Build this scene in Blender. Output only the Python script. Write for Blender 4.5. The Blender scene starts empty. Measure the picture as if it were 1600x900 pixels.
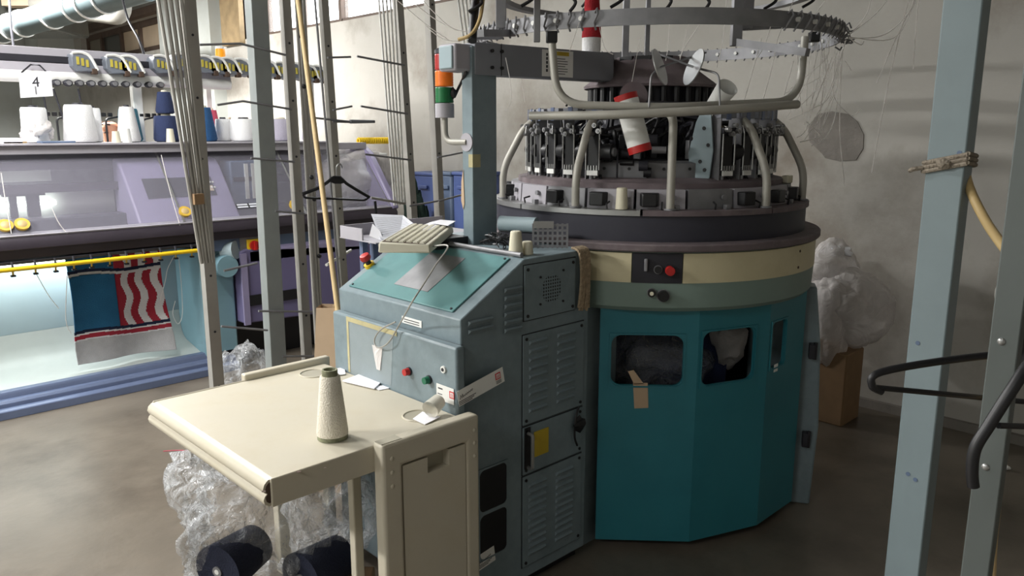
import bpy, bmesh, math, random
from mathutils import Vector, Matrix, noise
R = math.radians
random.seed(7)
scene = bpy.context.scene
col = scene.collection

# ------------------------------------------------------------------ camera
# world x runs along the knitting machines towards the rear wall, y runs along the rear wall, z is up (metres)
F = 1220.0; PITCH = math.atan(243/1220.0); EYE = 1.55; HEAD = R(46)
CX, CY = -1.8700518, -1.7320783
fx, fy = math.cos(HEAD), math.sin(HEAD); rx, ry = math.sin(HEAD), -math.cos(HEAD)
cp, sp = math.cos(PITCH), math.sin(PITCH)
cd = bpy.data.cameras.new('camera'); cam = bpy.data.objects.new('camera', cd); col.objects.link(cam)
cam.location = (CX, CY, EYE)
cam.rotation_euler = Vector((fx*cp, fy*cp, -sp)).to_track_quat('-Z', 'Y').to_euler()
cd.sensor_width = 36; cd.lens = F/1600*36; cd.clip_start = .05; cd.clip_end = 60
scene.camera = cam

# ------------------------------------------------------------------ world, lamps, exposure
w = bpy.data.worlds.new('World'); scene.world = w; w.use_nodes = True
bg = w.node_tree.nodes['Background']; bg.inputs[0].default_value = (.93, .97, 1, 1); bg.inputs[1].default_value = 6.0
def area(name, loc, target, sx, sy, power, color=(1, .985, .96)):
    l = bpy.data.lights.new(name, 'AREA'); l.shape = 'RECTANGLE'; l.size = sx; l.size_y = sy
    l.energy = power; l.color = color
    o = bpy.data.objects.new(name, l); col.objects.link(o); o.location = loc
    d = Vector(target)-Vector(loc); o.rotation_euler = d.to_track_quat('-Z', 'Y').to_euler()
    return o
# (x, y, z, watts) of the ceiling tube fixtures; each lamp sits in the fixture built further down
FIXTURES = [(-4.3, 2.6, 3.3, 175), (-1.4, 2.3, 3.5, 52), (-.2, 7.2, 3.5, 330), (-4.3, -1.2, 3.3, 20)]
for i, (x, y, z, p) in enumerate(FIXTURES):
    area('tube_lamp', (x, y, z-.09), (x, y, 0), .3, 1.5, p)
scene.view_settings.view_transform = 'Standard'; scene.view_settings.look = 'None'
scene.view_settings.exposure = 1.15; scene.view_settings.gamma = 1.0
scene.view_settings.use_curve_mapping = False

# ------------------------------------------------------------------ measuring helpers: where a line of sight meets a real plane
def ray(px, py):
    dx = (px-800)/F; dy = (450-py)/F; f = cp+dy*sp
    return (fx*f+rx*dx, fy*f+ry*dx, -sp+dy*cp)
def _on(px, py, i, v):
    r = ray(px, py); o = (CX, CY, EYE); t = (v-o[i])/r[i]
    return Vector([o[k]+t*r[k] for k in range(3)])
def AX(px, py, v): return _on(px, py, 0, v)
def AY(px, py, v): return _on(px, py, 1, v)
def AZ(px, py, v): return _on(px, py, 2, v)
def AD(px, py, d):
    r = ray(px, py); t = d/(r[0]*fx+r[1]*fy)
    return Vector((CX+t*r[0], CY+t*r[1], EYE+t*r[2]))
def proj(p):
    x, y, z = p[0]-CX, p[1]-CY, p[2]-EYE
    f = x*fx+y*fy; r = x*rx+y*ry; d = f*cp-z*sp
    return (800+F*r/d, 450-F*(f*sp+z*cp)/d)
RIGHT = Vector((rx, ry, 0)); FWD = Vector((fx, fy, 0)); UP = Vector((0, 0, 1))

# ------------------------------------------------------------------ materials
def lin(h):
    h = h.lstrip('#'); c = [int(h[i:i+2], 16)/255 for i in (0, 2, 4)]
    return tuple((x/12.92 if x <= .04045 else ((x+.055)/1.055)**2.4) for x in c)+(1,)
MATS = {}
def mat(name, hexc, rough=.5, metal=0, var=.12, scale=6, bump=0, bscale=60, spots=None, spot_amt=.5, spot_scale=3,
        alpha=1, trans=0, emit=0, coat=0):
    if name in MATS: return MATS[name]
    m = bpy.data.materials.new(name); m.use_nodes = True; nt = m.node_tree; N = nt.nodes; Lk = nt.links
    b = N['Principled BSDF']; b.inputs['Roughness'].default_value = rough; b.inputs['Metallic'].default_value = metal
    c = lin(hexc)
    tc = N.new('ShaderNodeTexCoord'); nz = N.new('ShaderNodeTexNoise'); nz.inputs['Scale'].default_value = scale; nz.inputs['Detail'].default_value = 5
    Lk.new(tc.outputs['Object'], nz.inputs['Vector'])
    mx = N.new('ShaderNodeMix'); mx.data_type = 'RGBA'
    mx.inputs['A'].default_value = tuple(x*(1-var) for x in c[:3])+(1,)
    mx.inputs['B'].default_value = tuple(min(1, x*(1+var)) for x in c[:3])+(1,)
    rp = N.new('ShaderNodeMapRange'); rp.inputs[1].default_value = .3; rp.inputs[2].default_value = .7
    Lk.new(nz.outputs['Fac'], rp.inputs[0]); Lk.new(rp.outputs[0], mx.inputs['Factor'])
    out = mx.outputs['Result']
    if spots:
        n2 = N.new('ShaderNodeTexNoise'); n2.inputs['Scale'].default_value = spot_scale; n2.inputs['Detail'].default_value = 8; n2.inputs['Roughness'].default_value = .65
        Lk.new(tc.outputs['Object'], n2.inputs['Vector'])
        r2 = N.new('ShaderNodeMapRange'); r2.inputs[1].default_value = .5; r2.inputs[2].default_value = .72; r2.inputs[4].default_value = spot_amt
        Lk.new(n2.outputs['Fac'], r2.inputs[0])
        m2 = N.new('ShaderNodeMix'); m2.data_type = 'RGBA'; m2.inputs['B'].default_value = lin(spots)
        Lk.new(r2.outputs[0], m2.inputs['Factor']); Lk.new(out, m2.inputs['A']); out = m2.outputs['Result']
    Lk.new(out, b.inputs['Base Color'])
    if bump:
        n3 = N.new('ShaderNodeTexNoise'); n3.inputs['Scale'].default_value = bscale; n3.inputs['Detail'].default_value = 3
        Lk.new(tc.outputs['Object'], n3.inputs['Vector'])
        bp = N.new('ShaderNodeBump'); bp.inputs['Strength'].default_value = bump; bp.inputs['Distance'].default_value = .01
        Lk.new(n3.outputs['Fac'], bp.inputs['Height']); Lk.new(bp.outputs[0], b.inputs['Normal'])
    if alpha < 1: b.inputs['Alpha'].default_value = alpha
    if trans: b.inputs['Transmission Weight'].default_value = trans
    if coat: b.inputs['Coat Weight'].default_value = coat
    if emit:
        b.inputs['Emission Color'].default_value = c; b.inputs['Emission Strength'].default_value = emit
    MATS[name] = m; return m

# ------------------------------------------------------------------ mesh builder
def vv(p): return Vector(p)
class MB:
    def __init__(s): s.v = []; s.f = []
    def add(s, vs, fs):
        n = len(s.v); s.v += [tuple(x) for x in vs]; s.f += [tuple(i+n for i in f) for f in fs]; return s
    def box(s, x0, x1, y0, y1, z0, z1):
        return s.add([(x0,y0,z0),(x1,y0,z0),(x1,y1,z0),(x0,y1,z0),(x0,y0,z1),(x1,y0,z1),(x1,y1,z1),(x0,y1,z1)],
                     [(0,3,2,1),(4,5,6,7),(0,1,5,4),(1,2,6,5),(2,3,7,6),(3,0,4,7)])
    def obox(s, c, ax, ay, az):
        c, ax, ay, az = vv(c), vv(ax), vv(ay), vv(az)
        vs = [c+i*ax+j*ay+k*az for k in (-1, 1) for i, j in ((-1,-1),(1,-1),(1,1),(-1,1))]
        return s.add(vs, [(0,3,2,1),(4,5,6,7),(0,1,5,4),(1,2,6,5),(2,3,7,6),(3,0,4,7)])
    def bar(s, p0, p1, w, h, side=None):
        p0, p1 = vv(p0), vv(p1); d = (p1-p0); L = d.length; d.normalize()
        a = vv(side) if side is not None else (UP if abs(d.z) < .9 else Vector((1,0,0)))
        u = a.cross(d).normalized(); v = d.cross(u).normalized()
        return s.obox((p0+p1)/2, d*L/2, u*w/2, v*h/2)
    def cyl(s, p0, p1, r0, r1=None, n=14, cap=True):
        p0, p1 = vv(p0), vv(p1); r1 = r0 if r1 is None else r1
        d = (p1-p0).normalized(); a = UP if abs(d.z) < .9 else Vector((1,0,0)); u = a.cross(d).normalized(); w_ = d.cross(u)
        vs = []
        for p, r in ((p0, r0), (p1, r1)):
            for i in range(n):
                t = 2*math.pi*i/n; vs.append(p+u*math.cos(t)*r+w_*math.sin(t)*r)
        fs = [(i, (i+1) % n, n+(i+1) % n, n+i) for i in range(n)]
        if cap: fs += [tuple(range(n-1, -1, -1)), tuple(range(n, 2*n))]
        return s.add(vs, fs)
    def tube(s, pts, r, n=8, closed=False, cap=True):
        pts = [vv(p) for p in pts]; m = len(pts); vs = []; up = None
        for i, p in enumerate(pts):
            a = pts[(i-1) % m] if (i or closed) else p; b = pts[(i+1) % m] if (i < m-1 or closed) else p
            d = (b-a).normalized()
            if up is None:
                t = UP if abs(d.z) < .9 else Vector((1,0,0)); up = t.cross(d).normalized()
            else: up = (up-d*up.dot(d)).normalized()
            w_ = d.cross(up); rr = r[i] if isinstance(r, (list, tuple)) else r
            for k in range(n):
                t = 2*math.pi*k/n; vs.append(p+up*math.cos(t)*rr+w_*math.sin(t)*rr)
        fs = []
        for i in range(m if closed else m-1):
            j = (i+1) % m
            fs += [(i*n+k, i*n+(k+1) % n, j*n+(k+1) % n, j*n+k) for k in range(n)]
        if cap and not closed: fs += [tuple(range(n-1, -1, -1)), tuple(range((m-1)*n, m*n))]
        return s.add(vs, fs)
    def lathe(s, prof, c=(0,0,0), n=48, a0=0, a1=360, closed_prof=False):
        c = vv(c); full = abs(a1-a0-360) < .01; m = n if full else n+1; k = len(prof); vs = []
        for i in range(m):
            t = R(a0+(a1-a0)*i/n)
            for r, z in prof: vs.append((c.x+r*math.cos(t), c.y+r*math.sin(t), c.z+z))
        fs = []
        for i in range(n):
            j = (i+1) % m
            for q in range(k if closed_prof else k-1):
                q2 = (q+1) % k; fs.append((i*k+q, j*k+q, j*k+q2, i*k+q2))
        if closed_prof and not full: fs += [tuple(range(k)), tuple(range((m-1)*k+k-1, (m-1)*k-1, -1))]
        return s.add(vs, fs)
    def prism(s, poly, axis, lo, hi):
        n = len(poly); i = 'xyz'.index(axis); vs = []
        for v in (lo, hi):
            for a, b in poly:
                q = [a, b]; q.insert(i, v); vs.append(tuple(q))
        fs = [(k, (k+1) % n, n+(k+1) % n, n+k) for k in range(n)]+[tuple(range(n-1, -1, -1)), tuple(range(n, 2*n))]
        return s.add(vs, fs)
    def ball(s, c, r, sc=(1,1,1), nu=14, nv=8):
        c = vv(c); vs = [c+Vector((0,0,-r*sc[2]))]
        for j in range(1, nv):
            t = math.pi*j/nv-math.pi/2
            for i in range(nu):
                a = 2*math.pi*i/nu
                vs.append(c+Vector((r*sc[0]*math.cos(t)*math.cos(a), r*sc[1]*math.cos(t)*math.sin(a), r*sc[2]*math.sin(t))))
        vs.append(c+Vector((0,0,r*sc[2]))); fs = []
        for i in range(nu): fs.append((0, 1+(i+1) % nu, 1+i))
        for j in range(nv-2):
            for i in range(nu):
                a = 1+j*nu; b = a+nu; fs.append((a+i, a+(i+1) % nu, b+(i+1) % nu, b+i))
        a = 1+(nv-2)*nu
        for i in range(nu): fs.append((a+i, a+(i+1) % nu, len(vs)-1))
        return s.add(vs, fs)
    def quad(s, a, b, c, d): return s.add([a, b, c, d], [(0,1,2,3)])
    def sheet(s, a, b, c, d, th):                       # thin plate with thickness
        a, b, c, d = map(vv, (a, b, c, d)); n = (b-a).cross(d-a).normalized()*th
        return s.add([a, b, c, d, a+n, b+n, c+n, d+n], [(0,3,2,1),(4,5,6,7),(0,1,5,4),(1,2,6,5),(2,3,7,6),(3,0,4,7)])
    def holed(s, o, u, v, th, W_, H_, hole, rad=.02, n=8):   # plate W x H spanned by u, v with one rounded hole (u0,u1,v0,v1)
        o, u, v = vv(o), vv(u), vv(v); nn = u.cross(v).normalized()*th; u0, u1, v0, v1 = hole; inner = []
        for cx_, cy_, a in ((u1-rad, v1-rad, 0), (u0+rad, v1-rad, 90), (u0+rad, v0+rad, 180), (u1-rad, v0+rad, 270)):
            for k in range(n+1):
                t = R(a+90*k/n); inner.append((cx_+rad*math.cos(t), cy_+rad*math.sin(t)))
        ccx, ccy = (u0+u1)/2, (v0+v1)/2; outer = []
        q = n+1; corners = [(W_, H_), (0, H_), (0, 0), (W_, 0)]
        for i, (x, y) in enumerate(inner):
            k = i//q; j = i % q; c0 = corners[k]
            h = n/2
            if k == 0: p = (W_, y+(H_-y)*min(1, j/h)) if j <= h else (W_+(x-W_)*((j-h)/h), H_)
            if k == 1: p = (x+(0-x)*min(1, j/h), H_) if j <= h else (0, H_+(y-H_)*((j-h)/h))
            if k == 2: p = (0, y+(0-y)*min(1, j/h)) if j <= h else (x*((j-h)/h), 0)
            if k == 3: p = (x+(W_-x)*min(1, j/h), 0) if j <= h else (W_, y*((j-h)/h))
            outer.append(p)
        m = len(inner); vs = []
        for off in (nn*0, nn):
            vs += [o+u*x+v*y+off for x, y in outer]; vs += [o+u*x+v*y+off for x, y in inner]
        fs = []
        for i in range(m):
            j = (i+1) % m
            fs += [(i, j, m+j, m+i), (2*m+i, 3*m+i, 3*m+j, 2*m+j), (m+i, m+j, 3*m+j, 3*m+i), (i, 2*m+i, 2*m+j, j)]
        return s.add(vs, fs)
    def build(s, name, m, parent=None, origin=None, smooth=40, bevel=0, seg=2, **tags):
        me = bpy.data.meshes.new(name); o = bpy.data.objects.new(name, me); col.objects.link(o)
        org = ORG[parent.name] if parent is not None else vv(origin if origin is not None else (0,0,0))
        bm = bmesh.new(); vs = [bm.verts.new(vv(p)-org) for p in s.v]
        for f in s.f:
            try: bm.faces.new([vs[i] for i in f])
            except ValueError: pass
        bmesh.ops.remove_doubles(bm, verts=bm.verts, dist=1e-5)
        bmesh.ops.recalc_face_normals(bm, faces=bm.faces)
        if smooth:
            for f in bm.faces: f.smooth = True
        bm.to_mesh(me); bm.free()
        if smooth: me.set_sharp_from_angle(angle=R(smooth))
        me.materials.append(MATS[m] if isinstance(m, str) else m)
        if parent is not None: o.parent = parent
        else: o.location = org
        ORG[o.name] = org
        if bevel:
            b = o.modifiers.new('bevel', 'BEVEL'); b.width = bevel; b.segments = seg; b.limit_method = 'ANGLE'; b.angle_limit = R(40)
        for k, val in tags.items(): o[k] = val
        return o
ORG = {}
def thing(name, label, category, loc, group=None):
    o = bpy.data.objects.new(name, None); col.objects.link(o); o.location = loc; o.empty_display_size = .1
    o['label'] = label; o['category'] = category
    if group: o['group'] = group
    ORG[o.name] = vv(loc); return o
def copy_tree(o, parent=None):
    c = o.copy(); col.objects.link(c); c.parent = parent; ORG[c.name] = ORG[o.name].copy()
    for ch in o.children: copy_tree(ch, c)
    return c
def bez(pts, n=8):                                      # smooth curve through points
    pts = [vv(p) for p in pts]; out = []
    for i in range(len(pts)-1):
        p0 = pts[max(i-1, 0)]; p1 = pts[i]; p2 = pts[i+1]; p3 = pts[min(i+2, len(pts)-1)]
        for k in range(n):
            t = k/n; out.append(.5*((2*p1)+(p2-p0)*t+(2*p0-5*p1+4*p2-p3)*t*t+(3*p1-p0-3*p2+p3)*t**3))
    return out+[pts[-1]]
def fillet(pts, r, n=6):                                # polyline with rounded corners
    pts = [vv(p) for p in pts]; out = [pts[0]]
    for i in range(1, len(pts)-1):
        a = (pts[i-1]-pts[i]); b = (pts[i+1]-pts[i]); rr = min(r, a.length*.45, b.length*.45)
        p, q = pts[i]+a.normalized()*rr, pts[i]+b.normalized()*rr
        for k in range(n+1):
            t = k/n; out.append(p*(1-t)**2+pts[i]*2*t*(1-t)+q*t*t)
    return out+[pts[-1]]
def text_mesh(name, txt, size, m, parent, o, u, v, extrude=.0004):   # flat lettering lying in the plane u, v
    cu = bpy.data.curves.new('lettering', 'FONT'); cu.body = txt; cu.size = size; cu.extrude = extrude; cu.align_x = 'CENTER'; cu.align_y = 'CENTER'
    t = bpy.data.objects.new('lettering', cu); col.objects.link(t)
    dg = bpy.context.evaluated_depsgraph_get(); me = bpy.data.meshes.new_from_object(t.evaluated_get(dg))
    bpy.data.objects.remove(t); ob = bpy.data.objects.new(name, me); col.objects.link(ob)
    u, v = vv(u).normalized(), vv(v).normalized(); w_ = u.cross(v)
    M_ = Matrix(((u.x, v.x, w_.x, 0), (u.y, v.y, w_.y, 0), (u.z, v.z, w_.z, 0), (0, 0, 0, 1)))
    me.transform(Matrix.Translation(vv(o)-ORG[parent.name]) @ M_)
    me.materials.clear(); me.materials.append(MATS[m]); ob.parent = parent; ORG[ob.name] = ORG[parent.name]
    return ob
def crumple(name, m, c, size, amp=.25, sub=4, freq=3.0, seed=0, parent=None, flat=None, **tags):   # crumpled film bag
    bm = bmesh.new(); bmesh.ops.create_icosphere(bm, subdivisions=sub, radius=1); c = vv(c)
    for v_ in bm.verts:
        p = v_.co.copy(); n1 = noise.noise(p*freq*.5+Vector((seed, 3, 1)))
        pz = Vector((p.x, p.y, p.z*.45)); n2 = abs(noise.noise(pz*freq*1.7+Vector((seed*2, 7, 5)))); n3 = abs(noise.noise(pz*freq*4.5+Vector((seed, 1, 9))))
        k = 1+amp*(n1*1.1-n2*.9-n3*.5)
        q = Vector((p.x*size[0]*k, p.y*size[1]*k, p.z*size[2]*k))
        if flat is not None: q.z = max(q.z, flat)
        v_.co = q
    me = bpy.data.meshes.new(name); bm.to_mesh(me); bm.free(); o = bpy.data.objects.new(name, me); col.objects.link(o)
    for p in me.polygons: p.use_smooth = True
    if 'film' not in m: me.set_sharp_from_angle(angle=R(32))
    me.materials.append(MATS[m]); o.location = c if parent is None else c-ORG[parent.name]
    if parent: o.parent = parent
    ORG[o.name] = c
    for k, val in tags.items(): o[k] = val
    return o
# ------------------------------------------------------------------ material library
mat('wall_paint', 'b5b2ab', .85, var=.10, scale=1.2, bump=.15, bscale=25, spots='776a5b', spot_amt=.9, spot_scale=.8)
mat('wall_clean', 'c2c6c2', .85, var=.06, scale=1.5, bump=.1, bscale=25, spots='a9aaa0', spot_amt=.4, spot_scale=2)
mat('plaster_patch', '85807a', .95, var=.1, scale=9, bump=.4, bscale=40)
mat('concrete', '6f675c', .36, var=.2, scale=2.6, bump=.08, bscale=30, spots='463d34', spot_amt=.75, spot_scale=1.5)
mat('ceiling_paint', '9a9c98', .9, var=.08, scale=1)
mat('window_wood', '5a4a40', .7, var=.2, scale=8)
mat('orange_wood', 'a08a68', .7, var=.2, scale=8)
mat('pane_dark', '4c4d49', .25, var=.1)
mat('pane_beige', 'cdb9a0', .6, var=.06)
mat('pane_olive', '7d776a', .5, var=.06)
mat('duct', '5a686b', .45, .3, var=.12, scale=5)
mat('duct_grey', '8f8d86', .6, .1, var=.1)
mat('ring_white', 'd5d6d2', .5)
mat('blue_paint', '7a898f', .42, var=.07, scale=30, bump=.05, bscale=150, spots='4e5c62', spot_amt=.35, spot_scale=4)
mat('teal_panel', '5b8788', .38, var=.12, scale=7, spots='3d6a6e', spot_amt=.5, spot_scale=5)
mat('teal_door', '2b7784', .42, var=.06, scale=4, spots='175f70', spot_amt=.35, spot_scale=3)
mat('green_band', '7a8d85', .45, var=.06, scale=4)
mat('cream', 'cfc5a2', .45, var=.05, scale=4, spots='b5a982', spot_amt=.35, spot_scale=6)
mat('table_beige', 'c2bba9', .42, var=.03, scale=5, spots='b3a78c', spot_amt=.35, spot_scale=5)
mat('rust_brown', '4c3b30', .8, var=.2, scale=20)
mat('black_plastic', '17171a', .45, var=.15)
mat('dark_metal', '2c2c33', .5, .2, var=.2, scale=10)
mat('drum_dark', '35353f', .55, .1, var=.1, scale=6)
mat('dusty_brown', '6b6063', .75, var=.18, scale=12, spots='94898a', spot_amt=.5, spot_scale=9)
mat('steel', 'a5a5a4', .35, .7, var=.12, scale=10)
mat('dull_steel', '87878a', .5, .4, var=.15, scale=14)
mat('tube_paint', 'a8a59c', .42, .1, var=.08, scale=10)
mat('alu', 'a3a09a', .5, .35, var=.08, scale=9)
mat('unit_grey', '727882', .5, var=.06)
mat('stud_yellow', 'b9aa45', .5)
mat('post_blue', '7c8a8e', .5, var=.05)
mat('post_shaded', '5b615f', .5, .1, var=.07)  # steel darkened: the dimness far from the lamps is put into the colour
mat('post_grey', '9aa09f', .5, .1, var=.07, scale=9)
mat('grey_arm', '83858c', .5, .1, var=.06, scale=6)
mat('louver_lit', '808e94', .45, var=.06)  # cabinet paint lightened: bright highlight of the louvre edges put into the colour
mat('label_white', 'e6e6e2', .6, var=.03)
mat('paper', 'e9e9ee', .7, var=.03)
mat('paper_grey', 'd2d4dc', .7, var=.05, scale=30)
mat('ink', '2a2a30', .7)
mat('red', 'b3221f', .4)
mat('print_red', 'cf3a3f', .5)
mat('amber', 'e0701c', .3, emit=.05)
mat('lens_red', 'a81a18', .3, emit=.03)
mat('lens_green', '126b3a', .3)
mat('orange', 'f09a1a', .4, emit=.15)
mat('yellow', 'e8c21c', .45)
mat('tag_yellow', 'c0a62c', .6, spots='a8871a', spot_amt=.6, spot_scale=20)
mat('knob_gold', 'c9a53a', .5)
mat('green', '0f6a4a', .4)
mat('purple', '8f88a8', .4, var=.05, scale=4)
mat('purple_deep', '6c668a', .45, var=.05, scale=4)
mat('machine_grey', 'a8a5ac', .5, var=.06)
mat('bed_dark', '3a343c', .4, .2, var=.12, scale=8)
mat('blue_rail', '66728f', .32, .1, var=.08, scale=6)
mat('sky_panel', '93a4aa', .55, var=.05, scale=3)
mat('light_blue', '7c9fab', .4, var=.05)
mat('tray_white', 'bcc2bf', .5, var=.05, spots='b4bdb8', spot_amt=.4)
mat('keys', 'c9c5b2', .6, var=.04)
mat('key_side', '9d9888', .6)
mat('cardboard', '8f7355', .85, var=.1, scale=14)
mat('kraft', 'bda488', .85, var=.07, scale=8)
mat('wood_stick', 'c6ad80', .6, var=.08, scale=12)
mat('cone_yarn', 'dfd8c8', .95, var=.04, scale=20, bump=.5, bscale=240)
mat('cone_base', '7d7f66', .8, var=.4, scale=60)
mat('white_yarn', 'ececec', .95, var=.03, bump=.4, bscale=160)
mat('navy_yarn', '2b3658', .95, var=.08, bump=.4, bscale=160)
mat('teal_yarn', '3b7486', .95, var=.06, bump=.4, bscale=160)
mat('blue_yarn', '27527f', .95, var=.06, bump=.4, bscale=160)
mat('red_yarn', 'b02a33', .95, var=.08, bump=.4, bscale=160)
mat('pink_yarn', 'd0566c', .95, var=.06)
mat('lilac_yarn', 'b9b4c4', .95, var=.05, bump=.4, bscale=160)
mat('brown_yarn', '7a5a48', .95, var=.05)
mat('cup_cream', 'dcd6bf', .5, var=.03)
mat('thread_white', 'f0ece8', .9, var=.02)
mat('black_yarn', '151b30', .95, var=.1, bump=.4, bscale=160)
mat('skin', 'c58f74', .6, var=.06, scale=14)
mat('shirt', '4a5570', .9)
mat('trousers', '33363c', .9)
mat('knit_blue', '24638a', .95, var=.08, scale=14, bump=.6, bscale=220)
mat('knit_red', 'a3293a', .95, var=.06, scale=14, bump=.6, bscale=220)
mat('knit_white', 'e2dfe0', .95, var=.04, scale=14, bump=.6, bscale=220)
mat('knit_navy', '1c2440', .95, var=.06, bump=.6, bscale=220)
mat('knit_grey', 'b9b9bb', .95, var=.08, scale=20, bump=.6, bscale=220)
mat('bin_blue', '4a5c92', .5, var=.06)
mat('bin_slate', '5c6c86', .5, var=.06)
mat('green_cloth', '24382f', .95, var=.15)
mat('hose', 'b9a070', .5, var=.08)
mat('rope', '8f8577', .95, var=.2, scale=60, bump=.6, bscale=150)
mat('jute', 'a59278', .95, var=.25, scale=80, bump=.8, bscale=200)
mat('lamp_glow', 'f2fff6', .5, emit=4)
mat('tube_glow', 'f6fbff', .5, emit=6)
mat('fixture_white', 'dcdcd8', .5)
mat('faded_tape', 'b5ac84', .7, spots='8a8467', spot_amt=.6, spot_scale=25)
mat('clear_bin', 'd9d5c8', .3, alpha=.75)
def film(name, hexc, amt, rough=.12):
    m = bpy.data.materials.new(name); m.use_nodes = True; nt = m.node_tree; N = nt.nodes; Lk = nt.links
    b = N['Principled BSDF']; b.inputs['Base Color'].default_value = lin(hexc); b.inputs['Roughness'].default_value = rough
    b.inputs['Specular IOR Level'].default_value = 1.0 if amt < .3 else .4; b.inputs['Coat Weight'].default_value = .6 if amt < .3 else 0
    tr = N.new('ShaderNodeBsdfTransparent'); mx = N.new('ShaderNodeMixShader'); tc = N.new('ShaderNodeTexCoord')
    nz = N.new('ShaderNodeTexNoise'); nz.inputs['Scale'].default_value = 9; nz.inputs['Detail'].default_value = 4; nz.inputs['Distortion'].default_value = 2.5
    Lk.new(tc.outputs['Object'], nz.inputs['Vector'])
    lw = N.new('ShaderNodeLayerWeight'); lw.inputs[0].default_value = .35
    ad = N.new('ShaderNodeMath'); ad.operation = 'MULTIPLY_ADD'; ad.inputs[1].default_value = .55; ad.inputs[2].default_value = amt; ad.use_clamp = True
    Lk.new(lw.outputs['Facing'], ad.inputs[0]); Lk.new(ad.outputs[0], mx.inputs[0])
    bp = N.new('ShaderNodeBump'); bp.inputs['Strength'].default_value = 1.0 if amt < .3 else .6; bp.inputs['Distance'].default_value = .04 if amt < .3 else .02
    Lk.new(nz.outputs['Fac'], bp.inputs['Height']); Lk.new(bp.outputs[0], b.inputs['Normal']); Lk.new(bp.outputs[0], lw.inputs['Normal'])
    Lk.new(tr.outputs[0], mx.inputs[1]); Lk.new(b.outputs[0], mx.inputs[2]); Lk.new(mx.outputs[0], N['Material Output'].inputs[0])
    MATS[name] = m
film('clear_film', 'dcdfe2', .10); film('milky_film', 'e4dfdd', .5, .42)
def glass(name, hexc, amt, rough=.06):
    m = bpy.data.materials.new(name); m.use_nodes = True; nt = m.node_tree; N = nt.nodes; Lk = nt.links
    b = N['Principled BSDF']; b.inputs['Base Color'].default_value = lin(hexc); b.inputs['Roughness'].default_value = rough
    tr = N.new('ShaderNodeBsdfTransparent'); mx = N.new('ShaderNodeMixShader'); mx.inputs[0].default_value = amt
    Lk.new(tr.outputs[0], mx.inputs[1]); Lk.new(b.outputs[0], mx.inputs[2]); Lk.new(mx.outputs[0], N['Material Output'].inputs[0])
    MATS[name] = m
glass('cover_glass', 'a8a6b4', .20); glass('window_glass', 'e8f0f4', .12); glass('tape_clear', 'c8d0d2', .16, .25)

# ------------------------------------------------------------------ the room
XW = 2.58; YF = 15.0; ZC = 3.6; XB = -6.5; YB = -4.5
S = dict(kind='structure')
MB().box(XB, XW+.3, YB, YF, -.2, 0).build('floor', 'concrete', **S)
MB().box(XB, XW+.3, YB, YF, ZC, ZC+.2).build('ceiling', 'ceiling_paint', **S)
w1 = (3.0, 7.45, 2.64, 3.45); w2 = (10.05, 13.7, 2.72, 3.2)
wb = MB()
wb.box(XW, XW+.3, YB, YF, 0, w1[2]).box(XW, XW+.3, YB, w1[0], w1[2], ZC)
wb.box(XW, XW+.3, w1[0], w1[1], w1[3], ZC).box(XW, XW+.3, w1[1], w2[0], w1[2], ZC)
wb.box(XW, XW+.3, w2[0], w2[1], w1[2], w2[2]).box(XW, XW+.3, w2[0], w2[1], w2[3], ZC).box(XW, XW+.3, w2[1], YF, w1[2], ZC)
wall_back = wb.build('wall_back', 'wall_paint', smooth=0, **S)
MB().box(XB, XW+.3, YF, YF+.2, 0, ZC).build('wall_left', 'wall_clean', **S)
MB().box(XB, XW+.3, YB-.2, YB, 0, ZC).build('wall_right', 'wall_paint', **S)
MB().box(XB-.2, XB, YB, YF, 0, ZC).build('wall_front', 'wall_clean', **S)
MB().box(2.42, XW, 8.05, 9.7, 0, ZC).build('wall_pier', 'wall_clean', **S)
# patched plaster on the rear wall
pp = [(1268,190),(1280,178),(1300,174),(1325,178),(1340,190),(1350,210),(1349,232),(1338,250),(1312,252),(1290,247),(1285,240),(1266,222),(1263,205)]
pts = [AX(x, y, XW) for x, y in pp]
MB().prism([(p.y, p.z) for p in pts], 'x', XW-.006, XW+.004).build('plaster_patch', 'plaster_patch', wall_back, smooth=0, label='dark grey bare plaster patch')
pp = [(1302,212),(1330,206),(1346,225),(1346,244),(1330,252),(1296,250)]
# skirting dirt ledge along the foot of the rear wall
MB().box(XW-.03, XW, YB, 2.2, 0, .05).build('baseboard_back', 'plaster_patch', **S)
# big window of the rear wall
def window(name, rect, cuts, fm, panes, glassm='window_glass', th=.05, x=XW+.1):
    y0, y1, z0, z1 = rect
    m = MB().box(x, x+.07, y0, y1, z0, z0+th).box(x, x+.07, y0, y1, z1-th, z1)
    root = m.build(name, fm, **S)
    ys = [y0]+cuts+[y1]
    for q in ys: MB().box(x-.01, x+.08, q-th/2, q+th/2, z0, z1).build('mullion', fm, root)
    for i in range(len(ys)-1):
        MB().box(x+.03, x+.036, ys[i]+th/2, ys[i+1]-th/2, z0+th, z1-th).build('pane', panes[i] if panes else glassm, root)
    return root
cuts1 = sorted(AX(p, q, XW+.1).y for p, q in ((532, 10), (469, 10), (414, 10)))
win1 = window('window_1', w1, cuts1, 'window_wood', None)
MB().box(XW-.06, XW+.02, w1[1], w1[1]+.5, w1[2]-.05, w1[3]).build('shutter', 'orange_wood', win1, label='open wooden sash')
cuts2 = sorted(AX(p, q, XW+.1).y for p, q in ((218, 50), (188, 50), (158, 60)))
win2 = window('window_2', w2, cuts2, 'window_wood', ['pane_beige', 'pane_beige', 'pane_dark', 'pane_olive'], th=.09)
MB().box(XW-.12, XW, w2[0]-.25, w2[1]+.25, w2[3], w2[3]+.1).build('lintel', 'window_wood', win2)
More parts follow.
